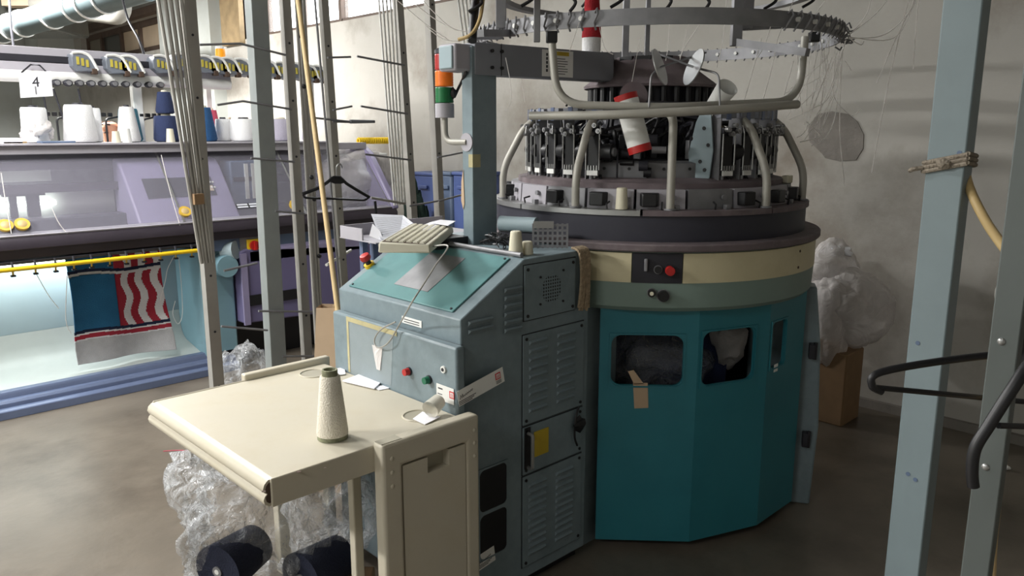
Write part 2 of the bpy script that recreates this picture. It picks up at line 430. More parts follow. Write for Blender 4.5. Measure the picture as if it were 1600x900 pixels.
# ceiling fixtures that carry the tube lamps
for i, (x, y, z, p) in enumerate(FIXTURES):
    f = thing('ceiling_light', ['twin tube ceiling light above the aisle left of the camera', 'twin tube ceiling light above the aisle before the purple machine',
              'twin tube ceiling light far over the back of the hall', 'twin tube ceiling light behind the camera'][i], 'light', (x, y, z), 'tube ceiling lights')
    MB().box(x-.16, x+.16, y-.8, y+.8, z+.01, z+.07).build('housing', 'fixture_white', f, bevel=.008)
    for sx in (-.08, .08): MB().cyl((x+sx, y-.75, z-.02), (x+sx, y+.75, z-.02), .016).build('tube', 'tube_glow', f)
    for sy in (-.5, .5): MB().cyl((x, y+sy, z+.07), (x, y+sy, ZC), .006, n=6).build('hanger_rod', 'dull_steel', f)
# ducts and cables under the ceiling, upper left
d0, d1 = AD(-60, 66, 9.2), AD(230, -22, 7.0)
dt = thing('ventilation_duct', 'grey round ventilation duct with white clamp rings under the ceiling', 'duct', d0)
MB().cyl(d0, d1, .125, n=24).build('duct_pipe', 'duct', dt)
for t in (.26, .33, .40, .56, .68, .74, .82):
    p = d0.lerp(d1, t); dv = (d1-d0).normalized()*.012
    MB().cyl(p-dv, p+dv, .137, n=24).build('clamp_ring', 'ring_white', dt)
for t in (.1, .55, .95):
    p = d0.lerp(d1, t); MB().cyl(p+UP*.12, (p.x, p.y, ZC), .008, n=6).build('hanger_rod', 'dull_steel', dt)
e0, e1 = AD(60, 6, 9.6), AD(188, 22, 8.8)
d2 = thing('grey_duct', 'short dull grey duct ending in an elbow behind the ringed duct', 'duct', e0)
MB().tube(fillet([e0, e1, e1+UP*.5+RIGHT*.02], .12), .12, 18).build('duct_pipe', 'duct_grey', d2)
ca, cb = AD(190, -8, 6.4), AD(225, 86, 6.0)
MB().tube(bez([ca, AD(200, 30, 6.3), AD(216, 60, 6.1), cb, AD(228, 110, 5.95)]), .010, 6).build('hanging_cable', 'ink', origin=ca,
    label='thin black cable hanging in front of the beige window panes', category='cable')
ca = AD(14, -10, 8); MB().tube([ca, AD(17, 40, 8), AD(22, 80, 8)], .012, 6).build('hanging_cable', 'ink', origin=ca,
    label='thin black cable hanging at the far left beside the grey duct', category='cable')
# dark roof machinery at the far upper left
q0 = AD(-40, 20, 10.5)
hv = thing('ceiling_unit', 'dark grey ventilation unit under the ceiling at the far left', 'ventilation unit', q0)
MB().obox(AD(20, 14, 10.5), RIGHT*.75, FWD*.4, UP*.32).build('casing', 'pane_dark', hv, bevel=.03)
MB().obox(AD(55, 4, 10.0), RIGHT*.35, FWD*.1, UP*.05).build('pale_strip', 'pane_beige', hv)
# boxed pier between duct and window
p = AX(98, 60, 2.42)
MB().box(2.0, 2.58, 14.1, 14.9, 0, ZC).build('wall_column', 'wall_clean', **S)
# ------------------------------------------------------------------ control cabinet of the circular machine
cab = thing('control_cabinet', 'blue grey steel control cabinet with sloped teal console beside the circular machine', 'cabinet', (-.1, .33, 0))
W0, W1 = 0.0, .672
prof = [(-.41,.04),(-.41,.937),(-.411,1.002),(-.141,1.156),(.175,1.156),(.175,.04)]
MB().prism(prof, 'y', W0, W1).build('body', 'blue_paint', cab, bevel=.004)
MB().box(-.38, .16, .03, .64, 0, .045).build('plinth', 'black_plastic', cab)
# sloped console plate and its window
sl = Vector((.27, 0, .154)); sl.normalize(); nrm = Vector((-sl.z, 0, sl.x)); e0 = Vector((-.411, 0, 1.002))
def sp_(a, y, h): return e0+sl*a+Vector((0, y, 0))+nrm*h
def plate(a0, a1, y0, y1, h0, h1): 
    m = MB(); return m.add([sp_(a, y, h) for h in (h0, h1) for a, y in ((a0,y0),(a1,y0),(a1,y1),(a0,y1))], [(0,3,2,1),(4,5,6,7),(0,1,5,4),(1,2,6,5),(2,3,7,6),(3,0,4,7)])
con = plate(.02, .30, .055, .63, 0, .006).build('console_panel', 'teal_panel', cab, bevel=.002)
plate(.075, .26, .235, .42, .006, .0075).build('screen', 'dull_steel', con, label='scratched grey display window')
for a, y in ((.03, .07), (.03, .615), (.29, .07), (.29, .615)):
    c_ = sp_(a, y, .006); MB().cyl(c_, c_+nrm*.003, .004, n=8).build('screw', 'dark_metal', con)
# emergency stop at the left edge of the console
c_ = sp_(.14, .650, 0)
es = MB().cyl(c_, c_+nrm*.012, .02).build('stop_collar', 'yellow', cab)
MB().cyl(c_+nrm*.012, c_+nrm*.035, .011).build('stop_stem', 'dark_metal', es)
MB().lathe([(0,.028),(.018,.03),(.021,.038),(.017,.05),(0,.054)], n=18).build('tmp', 'red', es)
o = bpy.data.objects['tmp']; o.name = 'stop_button'; o.location = c_-ORG[cab.name]; o.rotation_euler = nrm.to_track_quat('Z', 'Y').to_euler()
for v_ in o.data.vertices: v_.co += ORG[cab.name]
# front door, slightly ajar on its right
dr = MB().box(-.452, -.416, -.028, .655, .06, .93).build('door', 'blue_paint', cab, bevel=.008)
MB().box(-.416, -.405, .0, .64, .08, .925).build('gap_shade', 'black_plastic', cab)  # black strip that paints the shade in the open gap behind the door
p = AX(640, 580, -.452)
for (px, py, m_, nm) in ((640, 580, 'red', 'red_push_button'), (671, 593, 'green', 'green_push_button')):
    p = AX(px, py, -.452); b_ = MB().cyl(p, p+Vector((-.006, 0, 0)), .014).build('button_collar', 'dark_metal', dr)
    MB().cyl(p+Vector((-.006, 0, 0)), p+Vector((-.022, 0, 0)), .012, .011).build(nm, m_, dr)
p = AX(694, 577, -.452); MB().cyl(p, p+Vector((-.006, 0, 0)), .011).build('lock_rim', 'label_white', dr); MB().cyl(p, p+Vector((-.008, 0, 0)), .0055).build('lock_core', 'dark_metal', dr)
# taped plastic pocket on the door
a, b = AX(541, 494, -.4535), AX(620, 527, -.4535)
MB().sheet((-.4535, a.y, a.z), (-.4535, b.y, a.z), (-.4535, b.y, a.z-.016), (-.4535, a.y, a.z-.016), -.001).build('masking_tape', 'faded_tape', dr)
MB().sheet((-.4535, a.y, a.z-.012), (-.4535, a.y-.012, a.z-.012), (-.4535, a.y-.012, a.z-.2), (-.4535, a.y, a.z-.2), -.0008).build('masking_tape', 'faded_tape', dr)
MB().sheet((-.4535, a.y-.012, a.z-.016), (-.4535, b.y+.02, a.z-.016), (-.4535, b.y+.04, a.z-.19), (-.4535, a.y-.012, a.z-.21), -.0012).build('plastic_pocket', 'tape_clear', dr)
p = AX(590, 555, -.455)
MB().sheet(p+Vector((0, .03, .03)), p+Vector((0, -.03, .03)), p+Vector((0, -.012, -.05)), p+Vector((0, .008, -.05)), -.001).build('torn_film', 'milky_film', dr)
# small rating plate on the console lip
p = AX(643, 503, -.4125)
np_ = MB().box(-.4125, -.4105, p.y-.052, p.y+.052, p.z-.011, p.z+.011).build('rating_plate', 'label_white', cab)
for k in range(2): MB().box(-.413, -.4124, p.y-.04, p.y+.04, p.z+.002-k*.008, p.z+.0045-k*.008).build('print_line', 'ink', np_)
# right side (y = 0): fan panel, louvre panels, hatch
def side_panel(name, x0, x1, z0, z1, m='blue_paint'):
    MB().box(x0-.003, x1+.003, -.0015, .001, z0-.003, z1+.003).build('panel_gap', 'black_plastic', cab)
    o = MB().box(x0, x1, -.005, .001, z0, z1).build(name, m, cab, bevel=.0015)
    for x, z in ((x0+.014, z0+.014), (x1-.014, z0+.014), (x0+.014, z1-.014), (x1-.014, z1-.014)):
        MB().cyl((x, -.005, z), (x, -.008, z), .0055, n=10).build('screw', 'black_plastic', o)
    return o
fan = side_panel('fan_panel', -.146, .098, .955, 1.135)
MB().cyl((-.02, -.0051, 1.045), (-.02, -.0056, 1.045), .047, n=20).build('fan_opening', 'black_plastic', fan)
for k in range(9):
    d = -.044+k*.011; h = math.sqrt(max(0, .047**2-d*d))
    MB().box(-.02+d-.0022, -.02+d+.0022, -.0066, -.0054, 1.045-h, 1.045+h).build('grille_bar', 'blue_paint', fan)
    MB().box(-.02-h, -.02+h, -.0068, -.0055, 1.045+d-.0022, 1.045+d+.0022).build('grille_bar', 'blue_paint', fan)
for x, z in ((-.075, 1.09), (.035, 1.10), (-.075, 1.0), (.035, .995)): MB().cyl((x, -.005, z), (x, -.009, z), .004, n=8).build('screw', 'black_plastic', fan)
up = side_panel('louvre_panel', -.151, .147, .60, .907)
hatch = side_panel('hatch', -.151, .147, .425, .592)
low = side_panel('louvre_panel', -.151, .147, .085, .417)
def louvre(par, x0, x1, z):
    MB().add([(x0,-.005,z),(x1,-.005,z),(x1-.004,-.014,z-.004),(x0+.004,-.014,z-.004),(x1,-.005,z-.016),(x0,-.005,z-.016)],
             [(0,1,2,3),(3,2,4,5),(0,3,5),(1,4,2)]).build('louvre', 'louver_lit', par, smooth=0)
for k in range(6): louvre(cab, -.235, -.16, 1.075-k*.026)
for k in range(2): louvre(cab, -.385, -.285, .995-k*.026)
for k in range(9): louvre(up, -.125, -.04, .885-k*.029); louvre(up, .01, .10, .885-k*.029)
for k in range(11): louvre(low, -.125, -.04, .385-k*.025); louvre(low, .01, .10, .385-k*.025)
MB().tube(fillet([(-.131,-.005,.57),(-.131,-.03,.57),(-.131,-.03,.45),(-.131,-.005,.45)], .01), .006).build('handle', 'steel', hatch)
MB().box(-.145, -.119, -.008, -.004, .445, .59).build('handle_recess', 'black_plastic', hatch)
MB().box(-.10, -.03, -.007, -.0045, .475, .565).build('warning_tag', 'tag_yellow', hatch, label='worn yellow warning sticker')
crumple('cable_knot', 'black_plastic', (.115, -.02, .54), (.03, .014, .03), .5, 2, parent=hatch)
MB().tube(bez([(.12,-.01,.60),(.095,-.018,.56),(.09,-.02,.5),(.11,-.015,.46)]), .004, 6).build('cable', 'black_plastic', hatch)
for z0, z1 in ((.19, .345), (.355, .50)):
    MB().holed((-.35, .001, z0-.005), (1,0,0), (0,0,1), .006, .13, z1-z0+.01, (.006, .124, .006, z1-z0+.004), .02).build('opening_rim', 'blue_paint', cab)
    MB().box(-.345, -.225, -.004, .002, z0, z1).build('opening', 'black_plastic', cab, bevel=.003, label='dark cable opening')
# printed adhesive tape strips with red square logos
def tape_strip(o, u, v, L_, Wd, name='tape_strip'):
    o, u, v = vv(o), vv(u).normalized(), vv(v).normalized(); n = u.cross(v)
    t = MB().sheet(o, o+u*L_, o+u*L_+v*Wd, o+v*Wd, .0006).build(name, 'label_white', cab, label='white printed sticker with red square logos')
    def pr(a0, a1, b0, b1, m): 
        q = n*.0008; MB().sheet(o+u*a0+v*b0+q, o+u*a1+v*b0+q, o+u*a1+v*b1+q, o+u*a0+v*b1+q, .0003).build('print', m, t)
    def logo(a):
        pr(a, a+.022, .018, .04, 'print_red')
        for k in range(3): pr2 = (a+.004+k*.006); MB().sheet(o+u*pr2+v*.021+n*.0012, o+u*(pr2+.003)+v*.021+n*.0012, o+u*(pr2+.003)+v*.033+n*.0012, o+u*pr2+v*.033+n*.0012, .0002).build('print', 'label_white', t)
        MB().sheet(o+u*(a+.004)+v*.033+n*.0012, o+u*(a+.019)+v*.033+n*.0012, o+u*(a+.019)+v*.036+n*.0012, o+u*(a+.004)+v*.036+n*.0012, .0002).build('print', 'label_white', t)
    return o, u, v, n, pr, logo, t
def scribble(o, u, v, n, a, t):
    pts = [(0,.020),(.004,.033),(.007,.022),(.011,.034),(.013,.023)]+[(.013+k*.0035, .023+(.005 if k % 2 else 0)+k*.0006) for k in range(1, 12)]
    MB().tube([o+u*(a+x)+v*y+n*.001 for x, y in pts], .0011, 5).build('print', 'ink', t)
g0 = (-.4535, .052, .765)
o, u, v, n, pr, logo, t = tape_strip((-.4545, .065, .752), (0,-1,0), (0,0,1), .082, .05)
logo(.062); pr(.008, .03, .035, .039, 'ink'); pr(.006, .028, .018, .0205, 'ink'); pr(.006, .024, .011, .0135, 'ink'); pr(.006, .03, .005, .0075, 'ink')
o, u, v, n, pr, logo, t = tape_strip((-.445, -.030, .748), (1,0,.20), (-.2,0,1), .19, .05)
scribble(o, u, v, n, .008, t); logo(.155)
for k in range(3): pr(.0, .07-.008*k, .013-.005*k, .0152-.005*k, 'ink')
for k in range(3): pr(.155, .178, .013-.004*k, .0146-.004*k, 'ink')
o, u, v, n, pr, logo, t = tape_strip((-.405, -.0035, .150), (1,0,.14), (-.14,0,1), .13, .055)
scribble(o, u, v, n, .06, t); logo(.03)
for k in range(3): pr(.05, .115-.008*k, .016-.005*k, .0182-.005*k, 'ink')
# bar along the console hinge
MB().cyl((-.135, .02, 1.166), (-.135, .66, 1.166), .008).build('hinge_bar', 'dull_steel', cab)

# ------------------------------------------------------------------ fold-down table
TZ = .722
tb = thing('fold_down_table', 'beige steel work table standing in front of the control cabinet', 'table', (-.75, .34, 0))
MB().box(-1.055, -.455, -.045, .725, TZ-.012, TZ).build('tabletop', 'table_beige', tb, bevel=.003)
ed = [(-1.05,TZ),(-1.066,TZ-.003),(-1.076,TZ-.012),(-1.08,TZ-.024),(-1.076,TZ-.034),(-1.07,TZ-.038),(-1.076,TZ-.043),(-1.08,TZ-.052),(-1.077,TZ-.064),(-1.066,TZ-.072),(-1.055,TZ-.070),(-1.055,TZ-.012)]
MB().prism(ed, 'y', -.043, .727).build('front_roll', 'table_beige', tb, smooth=60)
MB().prism([(x*.6-1.066*.4, z*.75+(TZ-.036)*.25) for x, z in ed], 'y', -.0445, -.0425).build('roll_end', 'rust_brown', tb)
MB().box(-1.062, -.455, -.05, -.042, TZ-.075, TZ+.001).build('apron', 'table_beige', tb, bevel=.004)
MB().box(-1.062, -.455, .722, .73, TZ-.06, TZ+.003).build('apron', 'table_beige', tb, bevel=.004)
MB().box(-.76, -.43, .722, .752, TZ-.03, TZ+.022).build('rear_lip', 'table_beige', tb, bevel=.006)
for (px, py) in ((490, 584), (654, 650)):
    p = AZ(px, py, TZ); rg = .047
    MB().tube([(p.x+rg*math.cos(R(a)), p.y+rg*math.sin(R(a)), TZ+.001) for a in range(0, 360, 15)], .003, 6, closed=True).build('hole_rim', 'table_beige', tb)
    MB().cyl((p.x, p.y, TZ+.0001), (p.x, p.y, TZ+.0006), rg-.002, n=28).build('cup_hole', 'key_side', tb)
for px, py, r_ in ((467, 737, .006), (412, 768, .005), (508, 731, .003)):
    p = AZ(px, py, TZ); MB().cyl((p.x, p.y, TZ+.0001), (p.x, p.y, TZ+.0005), r_, n=9).build('chip', 'rust_brown', tb)
# end frame: an upright panel at the near right with a lifting slot
PX0, PX1, PY = -.765, -.42, -.062
hz = .735
MB().prism([(PX0,0),(PX0+.065,0),(PX0+.065,hz-.075),(PX1-.05,hz-.075),(PX1-.05,0),(PX1,0),(PX1,hz),(PX0,hz)], 'y', PY-.03, PY+.016).build('end_frame', 'table_beige', tb, bevel=.01, seg=3)
u0, u1 = PX0+.068, PX1-.053; zt = hz-.079; pm = MB()
sx0, sx1, sd = u0+.085, u0+.163, .048
pm.box(u0, u1, PY-.026, PY+.01, 0.02, zt-sd).box(u0, sx0, PY-.026, PY+.01, zt-sd, zt).box(sx1, u1, PY-.026, PY+.01, zt-sd, zt)
pm.build('inset_panel', 'table_beige', tb)
MB().box(u0-.006, u1+.006, PY+.002, PY+.012, .01, zt+.006).build('panel_backing', 'key_side', tb)
for x in (PX0+.03, PX1-.02):
    for z in (hz-.045, hz-.085, hz-.125): MB().ball((x, PY-.03, z), .0065, (1,.5,1), 10, 6).build('rivet', 'table_beige', tb)
MB().box(PX0+.004, PX0+.07, PY-.022, PY+.01, hz-.002, hz+.0006).build('open_corner', 'key_side', tb)
# far end frame and stretcher under the top
MB().box(-.70, -.66, .66, .70, 0, TZ-.012).build('leg', 'table_beige', tb, bevel=.004)
MB().box(-.50, -.47, .66, .70, 0, TZ-.012).build('leg', 'table_beige', tb, bevel=.004)
p = AZ(537, 770, .55)
MB().box(-.735, -.705, .11, .14, .0, TZ-.012).build('leg', 'table_beige', tb, bevel=.004)

# ------------------------------------------------------------------ things on the table
def cone(name, label, cat, p, h, r0, r1, my, mb, group=None):
    p = vv(p); t = thing(name, label, cat, p, group)
    MB().lathe([(0,0),(r0*.97,0),(r0*.97,.012),(r0*.8,.012)], p, 32).build('paper_base', mb, t)
    MB().lathe([(r0*.7,.008),(r0,.012),(r0*1.005,.02),(r1*1.05,h*.90),(r1*.98,h*.915),(r1*.8,h*.915)], p, 32).build('yarn', my, t)
    MB().lathe([(r1*.82,h*.9),(r1*.82,h),(r1*.62,h),(r1*.6,h*.8)], p, 32).build('paper_tip', mb, t)
    return t
pc = AZ(520, 684, TZ)
cone('yarn_cone', 'cream yarn cone with green striped paper core standing on the beige table', 'yarn cone', (pc.x, pc.y, TZ+.001), .196, .043, .026, 'cone_yarn', 'cone_base')
def paper(name, label, pix, z, m='paper', group=None, th=.002):
    ps = [AZ(x, y, z) for x, y in pix]; c0 = sum(ps, Vector())/len(ps); n = len(ps)
    mb_ = MB().add([(p.x, p.y, z) for p in ps]+[(p.x, p.y, z+th) for p in ps], [tuple(range(n-1,-1,-1)), tuple(range(n, 2*n))]+[(k, (k+1) % n, n+(k+1) % n, n+k) for k in range(n)])
    o = mb_.build(name, m, origin=c0, label=label, category='paper')
    if group: o['group'] = group
    return o
paper('folded_paper', 'folded white sheet lying on the table against the cabinet door', [(535,596),(570,583),(607,588),(585,608)], TZ+.004, th=.004)
paper('paper_slip', 'small white slip beside the round hole at the back of the table', [(503,578),(538,575),(540,585),(505,590)], TZ+.003)
paper('paper_scrap', 'white scrap of paper beside the end panel slot hole', [(645,655),(660,644),(688,652),(664,664)], TZ+.003)
paper('paper_under', 'small paper corner peeking from under the folded sheet', [(580,604),(604,602),(608,607),(592,610)], TZ+.0015, th=.001)
p0 = AZ(663, 642, TZ); 
cu = thing('clear_cup', 'translucent plastic cup lying on its side against the cabinet door', 'cup', (p0.x, p0.y, TZ))
a_ = Vector((p0.x-.01, p0.y+.0, TZ+.030)); b_ = a_+Vector((.055, .0, .016))+Vector((0,-.045,0))
a_ = AX(672, 640, -.53); b_ = AX(686, 626, -.485)
MB().cyl(a_, b_, .027, .022, 20, cap=False).build('cup_wall', 'clear_bin', cu); MB().cyl(b_, b_+(b_-a_).normalized()*.004, .022, .018, 20).build('cup_base', 'clear_bin', cu)
# ------------------------------------------------------------------ keyboard, tray and papers on the cabinet top
kd = Vector((math.cos(R(42)), math.sin(R(42)), 0)); ks = Vector((-kd.y, kd.x, 0))
kz = 1.185
k0 = AZ(673, 396, kz); kb = thing('keyboard', 'dirty beige computer keyboard lying on the console beside the column', 'keyboard', (k0.x, k0.y, kz))
KL, KW = .50, .165
MB().add([k0+kd*a+ks*b+UP*h for a, b, h in ((0,0,0),(KL,0,0),(KL,KW,0),(0,KW,0),(.004,.004,.026),(KL-.004,.004,.026),(KL-.004,KW-.004,.034),(.004,KW-.004,.034))],
         [(0,3,2,1),(4,5,6,7),(0,1,5,4),(1,2,6,5),(2,3,7,6),(3,0,4,7)]).build('case', 'keys', kb, bevel=.005)
MB().add([k0+kd*a+ks*b+UP*h for a, b, h in ((.008,.018,.0268),(KL-.008,.018,.0268),(KL-.008,KW-.012,.0345),(.008,KW-.012,.0345))], [(0,1,2,3)]).build('key_well', 'rust_brown', kb)
for r_ in range(6):
    for c_ in range(23):
        a = .02+c_*.0207+(r_ % 3)*.005; b = .03+r_*.0215
        if a > KL-.03: continue
        q = k0+kd*a+ks*b+UP*(.026+.0085*b/KW)
        MB().add([q+kd*x+ks*y+UP*h for x, y, h in ((-.0074,-.0086,-.001),(.0074,-.0086,-.001),(.0074,.0086,-.001),(-.0074,.0086,-.001),(-.0048,-.006,.005),(.0048,-.006,.005),(.0048,.0065,.005),(-.0048,.0065,.005))],
                 [(4,5,6,7),(0,1,5,4),(1,2,6,5),(2,3,7,6),(3,0,4,7)]).build('key', 'keys', kb, smooth=0)
cab_pts = [k0+kd*.03+ks*.0+UP*.012, AX(697, 385, -.40)+UP*.0]
pts = [k0+kd*.06+UP*.014, AD(700, 385, 2.33), AD(680, 415, 2.28), AD(660, 447, 2.24), AD(645, 470, 2.2), AX(628, 500, -.47), AX(607, 535, -.475), AX(590, 543, -.472), AX(585, 531, -.468), AX(595, 515, -.468), AX(618, 503, -.462)]
MB().tube(bez(pts, 6), .0026, 6).build('keyboard_cable', 'alu', kb, label='thin grey looped cable')
MB().box(-.20, -.05, .38, .62, 1.150, kz).build('support_block', 'black_plastic', cab)
# document stand behind the console
ty = .80; tp = AY(566, 376, ty); tz = tp.z
tr = thing('document_tray', 'flat grey metal tray on blue legs behind the console', 'tray', (tp.x+.2, ty+.1, 0))
MB().box(tp.x, tp.x+.52, ty-.09, ty+.16, tz-.004, tz).build('tray_floor', 'machine_grey', tr)
MB().box(tp.x, tp.x+.52, ty+.155, ty+.16, tz, tz+.045).build('tray_side', 'machine_grey', tr); MB().box(tp.x, tp.x+.006, ty-.0, ty+.16, tz, tz+.045).build('tray_front', 'machine_grey', tr)
for x_ in (.09, .14, .44):
    for y_ in (-.05, .13): MB().box(tp.x+x_-.012, tp.x+x_+.012, ty+y_-.012, ty+y_+.012, 0, tz-.004).build('leg', 'blue_rail', tr)
def crooked(name, label, pts, m):
    n = len(pts); c0 = sum(pts, Vector())/n
    mb_ = MB().add([p for p in pts]+[p+UP*.002 for p in pts], [tuple(range(n-1,-1,-1)), tuple(range(n, 2*n))]+[(k, (k+1) % n, n+(k+1) % n, n+k) for k in range(n)])
    return mb_.build(name, m, origin=c0, label=label, category='paper')
def onT(px, py, dy=0, dz=0): q = AY(px, py, ty+dy); q.z += dz; return q
q = [onT(594,373,-.05), onT(655,357,-.07), onT(630,337,.10), onT(580,335,.13)]
sheet1 = crooked('written_sheet', 'large sheet covered in faint handwriting propped in the console tray', [q[0], onT(622,380,-.09), q[1], q[2], q[3]], 'paper_grey')
for k in range(9):
    t = .1+k*.09; a = q[0].lerp(q[3], t)*.95+q[1].lerp(q[2], t)*.05; b = q[0].lerp(q[3], t)*.12+q[1].lerp(q[2], t)*.88
    MB().tube([a.lerp(b, i/14)+UP*(.0026+.0004*(i % 2)) for i in range(15)], .0004, 4).build('handwriting', 'dull_steel', sheet1)
crooked('loose_sheet', 'white sheet curling up at the left end of the tray', [onT(577,369,-.02), onT(600,378,-.06), onT(594,362,-.02), onT(582,350,.03)], 'paper')
crooked('note_paper', 'small white note lying behind the keyboard', [AZ(672,348,1.222), AZ(700,353,1.222), AZ(712,346,1.222), AZ(688,344,1.222)], 'paper')
crooked('note_slip', 'narrow white slip between written sheet and keyboard', [AZ(650,357,1.215), AZ(668,361,1.215), AZ(690,350,1.215), AZ(672,348,1.215)], 'paper')
# cups, roll, perforated strip and wires at the back of the cabinet top
CT = 1.157
def cup(label, px, py, h, r0, r1):
    p = AZ(px, py, CT); return MB().lathe([(0,0),(r0,0),(r0,.004),(r1,h),(r1*.8,h+.003),(0,h+.003)], (0,0,0), 20).build('plastic_cone', 'cup_cream', label=label, category='cone core', group='cream cone cores')
for lab, px, py, h, r0, r1 in (('taller cream plastic cone core on the cabinet top', 806, 399, .077, .025, .018), ('shorter cream plastic cone core beside the taller one on the cabinet', 824, 397, .04, .020, .017)):
    o = cup(lab, px, py, h, r0, r1); p = AZ(px, py, CT); o.location = (p.x, p.y, CT)
a_, b_ = AD(782, 358, 2.78), AD(838, 364, 2.72)
ro = thing('blue_roll', 'pale blue rolled film lying behind the cream cone cores', 'roll', (a_.x, a_.y, CT))
a_.z = b_.z = CT+.075
MB().cyl(a_, b_, .027, n=20).build('film_roll', 'sky_panel', ro); MB().cyl(a_, a_+(a_-b_).normalized()*.002, .013).build('roll_core', 'dark_metal', ro)
MB().obox((a_+b_)/2-UP*.05, (b_-a_)*.55, FWD*.025, UP*.022).build('roll_rest', 'dark_metal', ro)
pa, pb = AD(833, 384, 2.66), AD(886, 386, 2.66); pa.z = pb.z = CT+.003; pu = (pb-pa); PLn = pu.length; pu.normalize(); PH = .085
per = thing('perforated_strip', 'perforated metal strip with square holes propped on the cabinet top', 'metal strip', (pa.x, pa.y, CT))
nx, nz_ = 7, 4
for i in range(nx+1): MB().obox(pa+pu*(PLn*i/nx)+UP*PH/2, pu*.0036, FWD*.001, UP*PH/2).build('upright_bar', 'dull_steel', per)
for j in range(nz_+1): MB().obox(pa+pu*PLn/2+UP*(.006+(PH-.012)*j/nz_), pu*PLn/2, FWD*.0012, UP*.0038).build('cross_bar', 'dull_steel', per)
MB().obox(pa+pu*PLn*.3+UP*(PH-.004)-FWD*.003, pu*PLn*.3, FWD*.001, UP*.012).build('strip_tape', 'steel', per)
wr = MB()
for k in range(26):
    c_ = AD(778+random.uniform(-14, 16), 378+random.uniform(-6, 8), 2.64+random.uniform(-.05, .05)); c_.z = max(c_.z, CT+.004)
    q = [c_+Vector((random.uniform(-.03,.03), random.uniform(-.03,.03), random.uniform(-.006,.02))) for _ in range(4)]
    for p in q: p.z = max(p.z, CT+.004)
    wr.tube(bez(q, 4), .0022, 5)
wr.build('wire_tangle', 'black_plastic', origin=AD(778, 384, 2.64), label='tangle of black wires on the cabinet top beside the column', category='wires', kind='stuff')
# rope hanging over the cabinet's rear edge
ropeo = thing('jute_rope', 'frayed jute rope hanging between cabinet and cream ring', 'rope', (.125, -.02, .95))
for k in range(12):
    x = .105+k*.0045
    MB().tube(bez([(x, .02, 1.165), (x+random.uniform(-.003,.003), -.014, 1.15), (x+random.uniform(-.005,.005), -.02, 1.06), (x+random.uniform(-.004,.004), -.016, .955+random.uniform(-.01, .01))], 4), .0045, 6).build('strand', 'jute', ropeo)
# ------------------------------------------------------------------ circular knitting machine
MX, MY = .856, .267; A0 = 216.25                       # centre; A0 is the bearing that faces the aisle
def pol(a, r, z): t = R(A0+a); return Vector((MX+r*math.cos(t), MY+r*math.sin(t), z))
def rad(a): t = R(A0+a); return Vector((math.cos(t), math.sin(t), 0))
def tan_(a): t = R(A0+a); return Vector((-math.sin(t), math.cos(t), 0))
def ang(px, r, z):
    lo, hi = -88.0, 78.0
    for _ in range(40):
        m = (lo+hi)/2
        if proj(pol(m, r, z))[0] < px: lo = m
        else: hi = m
    return (lo+hi)/2
MC = (MX, MY, 0)
cm = thing('circular_knitting_machine', 'large round knitting machine with teal doors and a ring of yarn feeders', 'knitting machine', MC)
def arc(prof, a0, a1, n=None): return MB().lathe(prof, MC, n or max(3, int(abs(a1-a0)/4)), A0+a0, A0+a1, closed_prof=True)
MB().lathe([(.0,.0),(.52,.0),(.52,.04),(0,.04)], MC, 48).build('base_plate', 'dark_metal', cm)
MB().lathe([(0,.04),(.30,.04),(.30,.10),(.14,.12),(.14,.86),(0,.86)], MC, 32).build('inner_drum', 'dark_metal', cm)
# take-down roll of knitted fabric wrapped in film, seen through the door windows
rl = MB().cyl(pol(-70, .36, .62), pol(70, .36, .62), .14, n=24).build('fabric_roll', 'navy_yarn', cm)
crumple('film_wrap', 'clear_film', pol(0, .24, .68), (.28, .28, .2), .3, 4, seed=4, parent=rl)
crumple('film_wrap', 'milky_film', pol(56, .42, .72), (.07, .07, .11), .35, 3, seed=9, parent=rl)
arc([(.555,.04),(.56,.04),(.56,.935),(.555,.935)], 88, 285, 40).build('dark_back', 'dark_metal', cm, smooth=30)  # added dark sheet hiding the bright wall behind the door windows
# three legs carrying the ring
def leg(a, rin, rb, rt):
    m = MB(); w0, w1 = .055, .05
    vs = []
    for z, r0, r1 in ((0, rin, rb), (.35, rin, rb+.012), (.70, rin, rt+.03), (.94, rin, rt)):
        for r_, s_ in ((r0, -1), (r1, -1), (r1, 1), (r0, 1)): vs.append(pol(a, r_, z)+tan_(a)*(.052*s_))
    fs = [(0,3,2,1), (12,13,14,15)]
    for k in range(3):
        for j in range(4): fs.append((k*4+j, k*4+(j+1) % 4, k*4+4+(j+1) % 4, k*4+4+j))
    return m.add(vs, fs).build('leg', 'blue_paint', cm, bevel=.008)
la = 83
lg = leg(la, .45, .735, .70); leg(la+120, .40, .62, .60); leg(la+240, .40, .60, .60)
for z in (.30, .68):
    p = pol(la-6, .70, z); MB().obox(p, tan_(la)*.02, rad(la)*.012, UP*.03).build('hinge', 'dark_metal', cm, bevel=.003)
    MB().cyl(p+rad(la)*.013-UP*.035, p+rad(la)*.013+UP*.035, .008).build('hinge_pin', 'dark_metal', cm)
